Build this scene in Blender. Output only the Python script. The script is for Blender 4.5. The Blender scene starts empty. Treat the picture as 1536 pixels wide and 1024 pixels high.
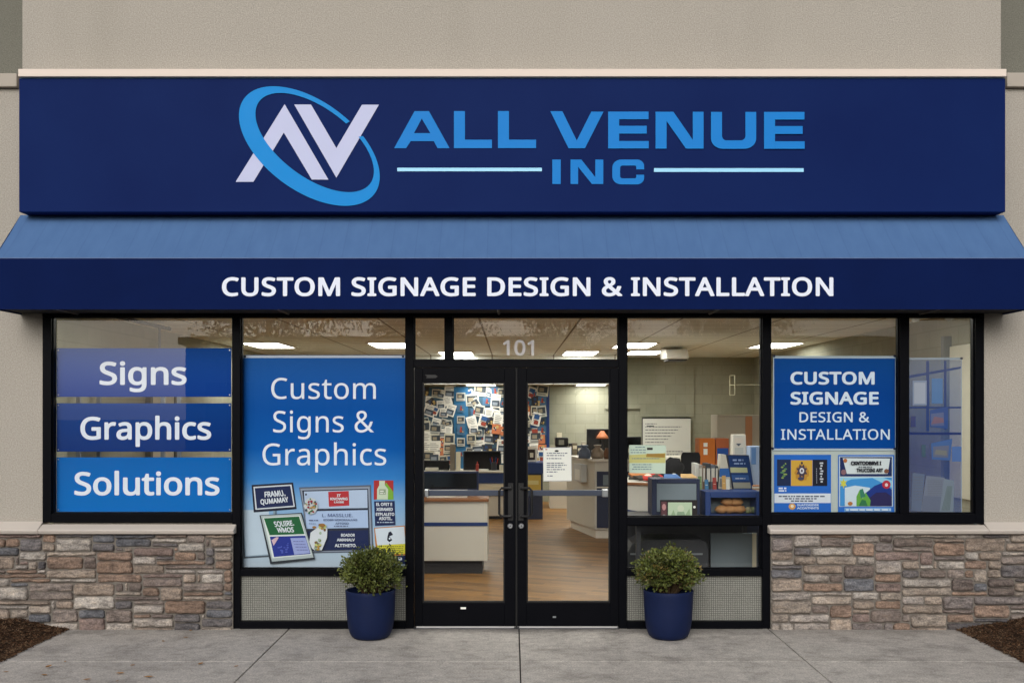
import bpy, bmesh, math, random
from mathutils import Vector, noise, Matrix

R = math.radians
rnd = random.Random(11)
sc = bpy.context.scene
C = sc.collection

# ------------------------------------------------------------------ survey
# The facade was measured from the photograph: level camera 9 m in front of
# the wall at 1.86 m, so 1 m of wall is 175 px.  PX / PZ give the real
# size and place of what was measured, for a thing standing at depth Y.
S, D, EYE, PCX, PCY = 1575.0, 9.0, 1.86, 768.0, 616.0
def PX(px, Y): return (px - PCX) / S * (D + Y)
def PZ(py, Y): return EYE - (py - PCY) / S * (D + Y)
def GY(py): return EYE * S / (py - PCY) - D          # a point of the ground

# ------------------------------------------------------------------ materials
def lin(c):
    c = c / 255.0
    return c / 12.92 if c <= 0.04045 else ((c + 0.055) / 1.055) ** 2.4
def rgb(c): return (lin(c[0]), lin(c[1]), lin(c[2]), 1.0)

MATS = {}
class NT:
    def __init__(s, name):
        s.m = bpy.data.materials.new(name); s.m.use_nodes = True
        s.t = s.m.node_tree; s.n = s.t.nodes; s.l = s.t.links
        s.b = s.n['Principled BSDF']; s.out = s.n['Material Output']
    def add(s, ty, **kw):
        nd = s.n.new(ty)
        for k, v in kw.items():
            if k.startswith('i_'): nd.inputs[k[2:].replace('_', ' ')].default_value = v
            else: setattr(nd, k, v)
        return nd
    def link(s, a, b): s.l.new(a, b)
    def pos(s): return s.add('ShaderNodeNewGeometry').outputs['Position']
    def noise(s, scale, detail=4, rough=0.55, vec=None, stretch=None):
        nd = s.add('ShaderNodeTexNoise'); nd.inputs['Scale'].default_value = scale
        nd.inputs['Detail'].default_value = detail; nd.inputs['Roughness'].default_value = rough
        v = vec or s.pos()
        if stretch:
            mp = s.add('ShaderNodeMapping'); mp.inputs['Scale'].default_value = stretch
            s.link(v, mp.inputs['Vector']); v = mp.outputs['Vector']
        s.link(v, nd.inputs['Vector']); return nd.outputs['Fac']
    def math(s, op, a, b=None, c=None):
        nd = s.add('ShaderNodeMath', operation=op)
        for i, x in enumerate((a, b, c)):
            if x is None: continue
            if isinstance(x, (int, float)): nd.inputs[i].default_value = x
            else: s.link(x, nd.inputs[i])
        return nd.outputs[0]
    def mix(s, fac, a, b, blend='MIX'):
        nd = s.add('ShaderNodeMix', data_type='RGBA', blend_type=blend)
        for sock, x in ((nd.inputs[0], fac), (nd.inputs[6], a), (nd.inputs[7], b)):
            if isinstance(x, (int, float)): sock.default_value = x
            elif isinstance(x, tuple): sock.default_value = x
            else: s.link(x, sock)
        return nd.outputs[2]
    def ramp(s, fac, stops):
        nd = s.add('ShaderNodeValToRGB'); e = nd.color_ramp.elements
        while len(e) < len(stops): e.new(0.5)
        for el, (p, c) in zip(e, stops):
            el.position = p; el.color = c if len(c) == 4 else (*c, 1)
        s.link(fac, nd.inputs[0]); return nd.outputs[0]
    def bump(s, h, strength, dist=0.01):
        nd = s.add('ShaderNodeBump'); nd.inputs['Strength'].default_value = strength
        nd.inputs['Distance'].default_value = dist
        s.link(h, nd.inputs['Height']); s.link(nd.outputs[0], s.b.inputs['Normal'])
    def col(s, c):
        if isinstance(c, tuple): s.b.inputs['Base Color'].default_value = c
        else: s.link(c, s.b.inputs['Base Color'])
    def set(s, rough=0.6, metal=0.0, spec=0.5):
        s.b.inputs['Roughness'].default_value = rough; s.b.inputs['Metallic'].default_value = metal
        s.b.inputs['Specular IOR Level'].default_value = spec
    def done(s): MATS[s.m.name] = s.m; return s.m

def scale(c, k): return (c[0] * k, c[1] * k, c[2] * k, 1)
def simple(name, c, rough=0.55, metal=0.0, spec=0.4, var=0.10, ns=6.0, bump=0.0, bs=200.0, raw=False):
    """a colour with faint dirt / wear variation and optional grain"""
    t = NT(name); c = c if raw else rgb(c); t.set(rough, metal, spec)
    f = t.noise(ns, 5)
    t.col(t.mix(f, scale(c, 1 - var), scale(c, 1 + var)))
    f2 = t.noise(ns * 2.3, 3)
    rr = t.math('MULTIPLY_ADD', f2, 0.16, rough - 0.08); t.link(rr, t.b.inputs['Roughness'])
    if bump: t.bump(t.noise(bs, 3), bump, 0.002)
    return t.done()

def M(key):
    """plain print inks, created on first use: 'ink_r_g_b'"""
    if key not in MATS:
        c = tuple(int(v) for v in key.split('_')[1:4])
        simple(key, c, rough=0.5, spec=0.2, var=0.05, ns=9)
    return MATS[key]

def stucco(name, c, streak=0.12):
    t = NT(name); t.set(0.9, 0, 0.2); c = rgb(c)
    g = t.noise(95, 3, 0.7); b = t.noise(0.9, 4); st = t.noise(1.6, 3, 0.5, stretch=(1, 1, 0.22))
    base = t.mix(t.ramp(g, [(0.36, (0, 0, 0)), (0.66, (1, 1, 1))]), scale(c, 0.80), scale(c, 1.17))
    base = t.mix(t.math('MULTIPLY', b, 0.55), base, t.mix(1.0, base, (0.86, 0.845, 0.80, 1), 'MULTIPLY'))
    base = t.mix(t.math('MULTIPLY', t.ramp(st, [(0.5, (0, 0, 0)), (0.75, (1, 1, 1))]), streak * 3), base, t.mix(1.0, base, (0.84, 0.84, 0.82, 1), 'MULTIPLY'))
    t.col(base); t.bump(g, 0.55, 0.006); return t.done()

stucco('stucco', (172, 166, 157))
stucco('stucco_grey', (118, 117, 108))  # shade of the recess is put into this darker stucco colour
simple('cast_stone', (194, 185, 176), 0.8, var=0.07, ns=3, bump=0.25, bs=160)
simple('trim_dim', (172, 163, 152), 0.85, var=0.06, ns=4, bump=0.2)
simple('cornice_paint', (224, 210, 198), 0.7, var=0.04, ns=3)

# painted metal of the sign and fabric of the awning
t = NT('sign_navy'); t.set(0.55, 0, 0.04)
t.col(t.mix(t.noise(1.1, 4), rgb((10, 27, 78)), rgb((19, 40, 93)))); t.bump(t.noise(1.7, 2), 0.05, 0.02); t.done()
t = NT('awning_fabric'); t.set(0.85, 0, 0.25)
p = t.pos(); sx = t.add('ShaderNodeSeparateXYZ'); t.link(p, sx.inputs[0])
fr = t.math('FRACT', t.math('DIVIDE', t.math('ADD', sx.outputs[0], 20.0), 0.197))
seam = t.math('LESS_THAN', t.math('ABSOLUTE', t.math('SUBTRACT', fr, 0.5)), 0.022)
seam2 = t.math('SUBTRACT', 1.0, t.math('SMOOTH_MIN', t.math('MULTIPLY', t.math('ABSOLUTE', t.math('SUBTRACT', fr, 0.5)), 9.0), 1.0, 0.3))
wv = t.noise(4, 3, stretch=(3, 1, 0.6)); cl = t.noise(420, 2)
base = t.mix(wv, rgb((64, 97, 142)), rgb((80, 115, 160)))
base = t.mix(t.math('MULTIPLY', cl, 0.35), base, rgb((92, 120, 168)))
base = t.mix(t.math('MULTIPLY', seam, 0.13), base, rgb((38, 60, 104)))
t.col(base); t.bump(t.math('ADD', t.math('MULTIPLY', seam2, 0.22), t.math('ADD', wv, t.math('MULTIPLY', cl, .12))), 0.35, 0.012); t.done()
t = NT('awning_navy'); t.set(0.8, 0, 0.08)
t.col(t.mix(t.noise(2.2, 4), rgb((4, 20, 63)), rgb((8, 28, 78)))); t.bump(t.noise(500, 2), 0.25, 0.001); t.done()
simple('awning_under', (16, 18, 26), 0.9)
simple('sign_cyan', (14, 134, 210), 0.5, spec=.12, var=0.05)
simple('sign_blue', (18, 124, 205), 0.5, spec=.12, var=0.06, ns=2)
simple('sign_pale', (190, 195, 226), 0.5, spec=.15, var=0.03)
simple('sign_line', (150, 214, 248), 0.4, var=0.03)
simple('awning_piping', (92, 112, 150), 0.6)
simple('letter_white', (226, 232, 246), 0.5, spec=.12, var=0.02)
t = NT('vinyl_white'); t.set(.5, 0, .2); t.col((.92, .92, .93, 1))
tl = t.add('ShaderNodeBsdfTranslucent'); tl.inputs[0].default_value = (.92, .92, .93, 1)
mx = t.add('ShaderNodeMixShader'); mx.inputs[0].default_value = 0.6
t.link(t.b.outputs[0], mx.inputs[1]); t.link(tl.outputs[0], mx.inputs[2]); t.link(mx.outputs[0], t.out.inputs[0]); t.done()
simple('letter_soft', (206, 220, 238), 0.45, var=0.02)

# storefront metal, glass
t = NT('frame_black'); t.set(0.45, 0.0, 0.06)
t.col(t.mix(t.noise(5, 4), rgb((3, 4, 8)), rgb((8, 9, 15))))
t.link(t.math('MULTIPLY_ADD', t.noise(14, 4), 0.25, 0.34), t.b.inputs['Roughness']); t.bump(t.noise(300, 2), .05, .001); t.done()
simple('black_rubber', (12, 12, 13), 0.7)
simple('steel', (178, 180, 184), 0.3, 0.9, var=0.06)
simple('sweep_metal', (205, 205, 205), 0.4, 0.6, var=0.08)
simple('bar_metal', (66, 72, 88), 0.42, 0.5, var=0.08)
t = NT('glass'); n = t.n; t.n.remove(t.b)
tr = t.add('ShaderNodeBsdfTransparent'); tr.inputs[0].default_value = (0.965, 0.98, 0.97, 1)
gl = t.add('ShaderNodeBsdfGlossy'); gl.inputs['Roughness'].default_value = 0.0; gl.inputs['Color'].default_value = (1, 1, 1, 1)
ge = t.add('ShaderNodeNewGeometry'); dp = t.add('ShaderNodeVectorMath', operation='DOT_PRODUCT')
t.link(ge.outputs['Normal'], dp.inputs[0]); t.link(ge.outputs['Incoming'], dp.inputs[1])
cs = t.math('ABSOLUTE', dp.outputs['Value'])
fr = t.math('POWER', t.math('SUBTRACT', 1.0, cs), 5.0)
fac = t.math('MULTIPLY_ADD', fr, 0.88, 0.048)
bm_ = t.add('ShaderNodeBump'); bm_.inputs['Strength'].default_value = 0.012; bm_.inputs['Distance'].default_value = 0.03
t.link(t.noise(1.3, 2), bm_.inputs['Height']); t.link(bm_.outputs[0], gl.inputs['Normal'])
mx = t.add('ShaderNodeMixShader'); t.link(fac, mx.inputs[0]); t.link(tr.outputs[0], mx.inputs[1]); t.link(gl.outputs[0], mx.inputs[2])
t.link(mx.outputs[0], t.out.inputs[0]); t.done()

# woven screen of the bottom panels
t = NT('woven_screen'); t.set(0.7, 0.1, 0.3)
p = t.pos(); sx = t.add('ShaderNodeSeparateXYZ'); t.link(p, sx.inputs[0])
def thread(o, pitch, w):
    wob = t.math('MULTIPLY', t.noise(40, 2), 0.010)
    f = t.math('FRACT', t.math('DIVIDE', t.math('ADD', t.math('ADD', o, wob), 40.0), pitch))
    return t.math('GREATER_THAN', t.math('ABSOLUTE', t.math('SUBTRACT', f, 0.5)), 0.5 - w)
g1 = thread(sx.outputs[0], 0.0185, 0.16); g2 = thread(sx.outputs[2], 0.0185, 0.16)
gg = t.math('MAXIMUM', g1, g2)
c0 = t.mix(t.noise(5, 4), rgb((128, 128, 121)), rgb((156, 156, 148)))
t.col(t.mix(t.math('MULTIPLY', gg, 0.75), c0, rgb((66, 66, 62)))); t.bump(gg, -0.4, 0.003); t.done()

# ledge stone (per stone colour attribute) + mortar
t = NT('ledge_stone'); t.set(0.88, 0, 0.25)
at = t.add('ShaderNodeAttribute', attribute_name='stone_tint')
f1 = t.noise(22, 6, 0.65, stretch=(0.55, 1, 1.6)); f2 = t.noise(70, 5, 0.7); f3 = t.noise(6, 4)
vr = t.ramp(f1, [(0.3, (0.42, 0.41, 0.42)), (0.5, (1, 1, 1)), (0.72, (1.42, 1.36, 1.28))])
c = t.mix(1.0, at.outputs['Color'], vr, 'MULTIPLY')
c = t.mix(1.0, c, t.ramp(f2, [(0.32, (0.55, 0.55, 0.55)), (0.68, (1.38, 1.37, 1.36))]), 'MULTIPLY')
c = t.mix(t.math('MULTIPLY', t.ramp(f3, [(0.5, (0, 0, 0)), (0.7, (1, 1, 1))]), 0.28), c, rgb((104, 86, 74)))
c = t.mix(1.0, c, (0.84, 0.84, 0.86, 1), 'MULTIPLY')
t.col(c); t.bump(t.math('ADD', f1, t.math('MULTIPLY', f2, 0.5)), 0.9, 0.012); t.done()
simple('mortar', (114, 108, 101), 0.95, var=0.2, ns=30, bump=0.6, bs=90)

# ground
t = NT('concrete'); t.set(0.9, 0, 0.25)
a = t.noise(1.0, 6, 0.6); b = t.noise(75, 4, 0.75); d = t.noise(14, 5, 0.6); e = t.noise(3.2, 5, 0.65)
c = t.mix(a, rgb((168, 162, 157)), rgb((200, 194, 188)))
c = t.mix(t.math('MULTIPLY', t.ramp(e, [(0.5, (0, 0, 0)), (0.72, (1, 1, 1))]), 0.5), c, rgb((102, 98, 95)))
c = t.mix(1.0, c, t.ramp(b, [(0.33, (0.58, 0.58, 0.58)), (0.67, (1.36, 1.35, 1.33))]), 'MULTIPLY')
c = t.mix(1.0, c, t.ramp(d, [(0.3, (0.80, 0.80, 0.80)), (0.7, (1.14, 1.14, 1.13))]), 'MULTIPLY')
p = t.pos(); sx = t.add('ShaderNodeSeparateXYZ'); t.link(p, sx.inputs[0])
near = t.math('MULTIPLY', t.ramp(t.math('MULTIPLY_ADD', sx.outputs[1], 1.6, 1.0), [(0.55, (0, 0, 0)), (1.0, (1, 1, 1))]), t.math('MULTIPLY', e, 0.75))  # sky occlusion close to the facade, painted into the concrete colour
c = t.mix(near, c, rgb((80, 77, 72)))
vo = t.add('ShaderNodeTexVoronoi'); vo.inputs['Scale'].default_value = 2.6; t.link(t.pos(), vo.inputs['Vector'])
c = t.mix(t.math('MULTIPLY', t.math('LESS_THAN', vo.outputs['Distance'], t.math('MULTIPLY', t.noise(3.7, 2), 0.055)), 0.45), c, rgb((70, 66, 62)))
st = t.noise(0.9, 6, 0.7, stretch=(1.0, 2.6, 1)); c = t.mix(t.math('MULTIPLY', t.ramp(st, [(0.52, (0, 0, 0)), (0.62, (1, 1, 1))]), 0.22), c, rgb((96, 90, 84)))
t.col(c); t.bump(t.math('ADD', b, t.math('MULTIPLY', d, 0.6)), 0.35, 0.004); t.done()
simple('joint_dark', (52, 49, 46), 0.95, var=0.3)
t = NT('asphalt'); t.set(0.92, 0, 0.3)
t.col(t.mix(t.noise(150, 3), (0.035, 0.035, 0.036, 1), (0.08, 0.08, 0.08, 1))); t.done()
t = NT('mulch'); t.set(0.95, 0, 0.15)
at = t.add('ShaderNodeAttribute', attribute_name='stone_tint')
t.col(t.mix(1.0, at.outputs['Color'], t.ramp(t.noise(60, 4), [(0.3, (0.6, 0.6, 0.6)), (0.7, (1.4, 1.4, 1.4))]), 'MULTIPLY')); t.done()

# interior surfaces
t = NT('block_wall'); t.set(0.8, 0, 0.3)
p = t.pos(); sx = t.add('ShaderNodeSeparateXYZ'); t.link(p, sx.inputs[0])
cb = t.add('ShaderNodeCombineXYZ'); t.link(t.math('ADD', sx.outputs[0], sx.outputs[1]), cb.inputs[0]); t.link(sx.outputs[2], cb.inputs[1])
br = t.add('ShaderNodeTexBrick'); t.link(cb.outputs[0], br.inputs['Vector'])
br.inputs['Scale'].default_value = 1.0; br.inputs['Mortar Size'].default_value = 0.006
br.inputs['Brick Width'].default_value = 0.4; br.inputs['Row Height'].default_value = 0.2
br.inputs['Color1'].default_value = rgb((176, 174, 155)); br.inputs['Color2'].default_value = rgb((169, 168, 150)); br.inputs['Mortar'].default_value = rgb((161, 160, 141))
c = t.mix(t.ramp(t.noise(0.55, 6, .6), [(.35, (0, 0, 0)), (.7, (1, 1, 1))]), br.outputs['Color'], t.mix(1.0, br.outputs['Color'], (0.60, 0.62, 0.57, 1), 'MULTIPLY'))
t.col(c); t.done()
t = NT('ceiling_tile'); t.set(0.95, 0, 0.1)
p = t.pos(); sx = t.add('ShaderNodeSeparateXYZ'); t.link(p, sx.inputs[0])
def gridl(o, pitch, w):
    f = t.math('FRACT', t.math('DIVIDE', t.math('ADD', o, 40.0), pitch))
    return t.math('LESS_THAN', f, w)
gr = t.math('MAXIMUM', gridl(sx.outputs[0], 1.2, 0.022), gridl(sx.outputs[1], 0.6, 0.035))
c = t.mix(t.noise(2.0, 5), rgb((234, 236, 230)), rgb((246, 248, 242)))
c = t.mix(1.0, c, t.ramp(t.noise(90, 3), [(.3, (.85, .85, .85)), (.7, (1.08, 1.08, 1.08))]), 'MULTIPLY')
t.col(t.mix(t.math('MULTIPLY', gr, 0.75), c, rgb((120, 112, 96)))); t.done()
t = NT('plank_floor'); t.set(0.42, 0, 0.4)
mp = t.add('ShaderNodeMapping'); mp.inputs['Rotation'].default_value = (0, 0, R(24)); t.link(t.pos(), mp.inputs['Vector'])
br = t.add('ShaderNodeTexBrick'); t.link(mp.outputs[0], br.inputs['Vector'])
br.inputs['Scale'].default_value = 1.0; br.inputs['Mortar Size'].default_value = 0.0025; br.inputs['Bias'].default_value = 0.1
br.inputs['Brick Width'].default_value = 0.62; br.inputs['Row Height'].default_value = 0.095
br.inputs['Color1'].default_value = rgb((158, 114, 54)); br.inputs['Color2'].default_value = rgb((108, 74, 30)); br.inputs['Mortar'].default_value = rgb((98, 72, 44))
g = t.noise(6, 6, 0.65, vec=mp.outputs[0], stretch=(1, 12, 1))
c = t.mix(1.0, br.outputs['Color'], t.ramp(g, [(0.3, (0.58, 0.56, 0.52)), (0.7, (1.30, 1.28, 1.24))]), 'MULTIPLY')
t.col(c); t.bump(br.outputs['Fac'], -0.2, 0.002); t.done()
simple('cream_laminate', (208, 204, 192), 0.5, var=0.05, ns=2)
simple('white_laminate', (222, 216, 204), 0.5, var=0.05, ns=2)
simple('wood_edge', (140, 92, 56), 0.45, var=0.18, ns=14)
simple('toe_kick', (24, 24, 26), 0.8)
simple('blue_trim', (22, 52, 108), 0.45, var=0.06)
simple('navy_laminate', (22, 34, 66), 0.45)
simple('black_plastic', (16, 16, 18), 0.4, var=0.15)
simple('black_fabric', (18, 18, 21), 0.9, bump=0.3)
simple('screen_black', (9, 10, 13), 0.12, spec=0.6)
simple('grey_plastic', (120, 124, 128), 0.5)
simple('grey_panel', (118, 130, 138), 0.6, var=0.1, ns=4)
simple('dark_grey', (44, 45, 50), 0.5, var=0.12)
simple('paper', (236, 235, 228), 0.75, var=0.03)
simple('paper_cream', (222, 214, 190), 0.75, var=0.05)
simple('orange_box', (196, 108, 34), 0.55, var=0.06)
simple('orange_dim', (172, 92, 50), 0.6)
simple('yellow_panel', (204, 176, 84), 0.6, var=0.1)
simple('board_blue', (56, 88, 108), 0.7, var=0.15, ns=5)
simple('whiteboard', (222, 222, 214), 0.3, var=0.03)
simple('brown_roll', (168, 122, 78), 0.8, var=0.2, ns=20)
simple('copper_shade', (190, 118, 78), 0.55)
simple('bag_blue', (98, 112, 136), 0.4, var=0.3, ns=16)
simple('bag_beige', (158, 142, 124), 0.4, var=0.3, ns=16)
simple('pot_blue', (20, 31, 64), 0.55, spec=0.14, var=0.22, ns=7, bump=0.2, bs=50)
simple('soil', (38, 28, 20), 0.95, var=0.4, ns=40, bump=0.9, bs=60)
simple('twig', (74, 58, 38), 0.9)
t = NT('leaf'); t.set(0.5, 0, 0.45)
at = t.add('ShaderNodeAttribute', attribute_name='stone_tint'); t.col(at.outputs['Color'])
tl = t.add('ShaderNodeBsdfTranslucent'); t.link(at.outputs['Color'], tl.inputs[0])
mx = t.add('ShaderNodeMixShader'); mx.inputs[0].default_value = 0.22
t.link(t.b.outputs[0], mx.inputs[1]); t.link(tl.outputs[0], mx.inputs[2]); t.link(mx.outputs[0], t.out.inputs[0]); t.done()
simple('dry_leaf', (150, 108, 58), 0.8, var=0.35, ns=30)
t = NT('lamp_diffuser'); t.b.inputs['Emission Color'].default_value = (1.0, 0.985, 0.91, 1)
t.b.inputs['Emission Strength'].default_value = 14.5; t.done()
simple('lamp_frame', (220, 216, 206), 0.5)
simple('brick_far', (84, 78, 72), 0.9, var=0.12, ns=1)
simple('window_far', (30, 36, 44), 0.15)
simple('roof_far', (70, 70, 74), 0.9)
simple('bark', (64, 54, 44), 0.95, var=0.25, ns=12)

def gradient(name, stops, z0, z1, film=0.0):
    t = NT(name); t.set(0.5, 0, 0.06)
    p = t.pos(); sx = t.add('ShaderNodeSeparateXYZ'); t.link(p, sx.inputs[0])
    f = t.math('DIVIDE', t.math('SUBTRACT', t.math('MULTIPLY_ADD', t.noise(1.2, 3), 0.06, sx.outputs[2]), z0 + .03), z1 - z0)
    t.col(t.ramp(f, [(a, rgb(c)) for a, c in stops]))
    if film:                                            # perforated film: partly see-through
        tr = t.add('ShaderNodeBsdfTransparent'); mx = t.add('ShaderNodeMixShader'); mx.inputs[0].default_value = film
        t.link(t.b.outputs[0], mx.inputs[1]); t.link(tr.outputs[0], mx.inputs[2]); t.link(mx.outputs[0], t.out.inputs[0])
    return t.done()

# ------------------------------------------------------------------ mesh helper
WO = {}
class MB:
    def __init__(s): s.v = []; s.f = []; s.mi = []; s.keys = []; s.tint = None; s.tints = []
    def k(s, m):
        if m not in s.keys: s.keys.append(m)
        return s.keys.index(m)
    def vert(s, p):
        s.v.append((p[0], p[1], p[2]))
        s.tints.append(s.tint); return len(s.v) - 1
    def poly(s, pts, m):
        i = [s.vert(p) for p in pts]; s.f.append(i); s.mi.append(s.k(m))
    def face(s, idx, m): s.f.append(list(idx)); s.mi.append(s.k(m))
    def box(s, x0, x1, y0, y1, z0, z1, m):
        x0, x1 = min(x0, x1), max(x0, x1); y0, y1 = min(y0, y1), max(y0, y1); z0, z1 = min(z0, z1), max(z0, z1)
        c = [s.vert(p) for p in ((x0,y0,z0),(x1,y0,z0),(x1,y1,z0),(x0,y1,z0),(x0,y0,z1),(x1,y0,z1),(x1,y1,z1),(x0,y1,z1))]
        for q in ((0,3,2,1),(4,5,6,7),(0,1,5,4),(1,2,6,5),(2,3,7,6),(3,0,4,7)): s.face([c[j] for j in q], m)
    def obox(s, c, u, v, w, m):
        """box by centre and three half axes"""
        c, u, v, w = Vector(c), Vector(u), Vector(v), Vector(w)
        k = [s.vert(c + a*u + b*v + d*w) for d in (-1, 1) for b in (-1, 1) for a in (-1, 1)]
        for q in ((0,2,3,1),(4,5,7,6),(0,1,5,4),(1,3,7,5),(3,2,6,7),(2,0,4,6)): s.face([k[j] for j in q], m)
    def prism(s, xz, y0, y1, m, front=None):
        a = [s.vert((x, y0, z)) for x, z in xz]; b = [s.vert((x, y1, z)) for x, z in xz]; n = len(xz)
        s.face(a[::-1], front or m); s.face(b, m)
        for i in range(n): j = (i + 1) % n; s.face((a[i], a[j], b[j], b[i]), m)
    def plan(s, xy, z0, z1, m, top=None):
        a = [s.vert((x, y, z0)) for x, y in xy]; b = [s.vert((x, y, z1)) for x, y in xy]; n = len(xy)
        s.face(a[::-1], m); s.face(b, top or m)
        for i in range(n): j = (i + 1) % n; s.face((a[i], a[j], b[j], b[i]), m)
    def extx(s, yz, x0, x1, m):
        a = [s.vert((x0, y, z)) for y, z in yz]; b = [s.vert((x1, y, z)) for y, z in yz]; n = len(yz)
        s.face(a, m); s.face(b[::-1], m)
        for i in range(n): j = (i + 1) % n; s.face((a[j], a[i], b[i], b[j]), m)
    def lathe(s, c, prof, m, n=32):
        rings = []
        for r, z in prof:
            rings.append([s.vert((c[0] + r*math.cos(2*math.pi*i/n), c[1] + r*math.sin(2*math.pi*i/n), c[2] + z)) for i in range(n)])
        for a, b in zip(rings, rings[1:]):
            for i in range(n): j = (i + 1) % n; s.face((a[i], a[j], b[j], b[i]), m)
        s.face(rings[0][::-1], m); s.face(rings[-1], m)
    def tube(s, pts, r, m, n=8):
        pts = [Vector(p) for p in pts]; rings = []
        rr = r if isinstance(r, (list, tuple)) else [r] * len(pts)
        for i, p in enumerate(pts):
            d = (pts[min(i+1, len(pts)-1)] - pts[max(i-1, 0)]).normalized()
            u = d.cross(Vector((0.13, 0.21, 0.97)))
            if u.length < 0.1: u = d.cross(Vector((1, 0, 0)))
            u.normalize(); w = d.cross(u)
            rings.append([s.vert(p + (u*math.cos(2*math.pi*k/n) + w*math.sin(2*math.pi*k/n)) * rr[i]) for k in range(n)])
        for a, b in zip(rings, rings[1:]):
            for k in range(n): j = (k + 1) % n; s.face((a[k], a[j], b[j], b[k]), m)
        s.face(rings[0][::-1], m); s.face(rings[-1], m)
    def blob(s, c, rx, ry, rz, m, seed=0, amp=0.15, nu=14, nv=9):
        rows = []
        for j in range(1, nv):
            ph = math.pi * j / nv; row = []
            for i in range(nu):
                th = 2*math.pi*i/nu; d = Vector((math.sin(ph)*math.cos(th), math.sin(ph)*math.sin(th), math.cos(ph)))
                k = 1 + amp * noise.noise(d * 2.3 + Vector((seed, 0, 0)))
                row.append(s.vert((c[0] + d.x*rx*k, c[1] + d.y*ry*k, c[2] + d.z*rz*k)))
            rows.append(row)
        tp = s.vert((c[0], c[1], c[2] + rz)); bt = s.vert((c[0], c[1], c[2] - rz))
        for i in range(nu):
            j = (i + 1) % nu; s.face((tp, rows[0][i], rows[0][j]), m); s.face((bt, rows[-1][j], rows[-1][i]), m)
        for a, b in zip(rows, rows[1:]):
            for i in range(nu): j = (i + 1) % nu; s.face((a[i], b[i], b[j], a[j]), m)
    def build(s, name, parent=None, smooth=False, bevel=0.0, origin=None):
        if parent is not None: org = WO[parent.name]
        elif origin is not None: org = Vector(origin)
        else:
            xs = [v[0] for v in s.v]; ys = [v[1] for v in s.v]; zs = [v[2] for v in s.v]
            org = Vector(((min(xs)+max(xs))/2, (min(ys)+max(ys))/2, min(zs)))
        me = bpy.data.meshes.new(name)
        me.from_pydata([(v[0]-org.x, v[1]-org.y, v[2]-org.z) for v in s.v], [], s.f)
        for kx in s.keys: me.materials.append(M(kx))
        me.polygons.foreach_set('material_index', s.mi)
        if smooth: me.polygons.foreach_set('use_smooth', [True] * len(s.f))
        if any(x is not None for x in s.tints):
            at = me.color_attributes.new('stone_tint', 'FLOAT_COLOR', 'POINT')
            fl = []
            for x in s.tints: fl.extend((*(x or (0.3, 0.3, 0.3)), 1.0))
            at.data.foreach_set('color', fl)
        me.update()
        o = bpy.data.objects.new(name, me); C.objects.link(o)
        if parent is not None: o.parent = parent
        else: o.location = org
        WO[o.name] = org
        if bevel:
            b = o.modifiers.new('edge', 'BEVEL'); b.width = bevel; b.segments = 2; b.limit_method = 'ANGLE'; b.angle_limit = R(40)
        return o

def tag(o, label, cat, group=None, kind=None):
    o['label'] = label; o['category'] = cat
    if group: o['group'] = group
    if kind: o['kind'] = kind
    return o
def struct(o, label, cat): return tag(o, label, cat, kind='structure')
def thing(name, label, cat, loc=(0, 0, 0), group=None):
    o = bpy.data.objects.new(name, None); o.empty_display_size = 0.2; C.objects.link(o); o.location = loc
    WO[o.name] = Vector(loc); return tag(o, label, cat, group)
def dup(root, loc, label=None, group=None):
    r = root.copy(); C.objects.link(r); r.location = loc
    if label: r['label'] = label
    if group: r['group'] = group
    for ch in list(root.children):
        c = ch.copy(); C.objects.link(c); c.parent = r
        for g in ch.children:
            d = g.copy(); C.objects.link(d); d.parent = c
    return r

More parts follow.
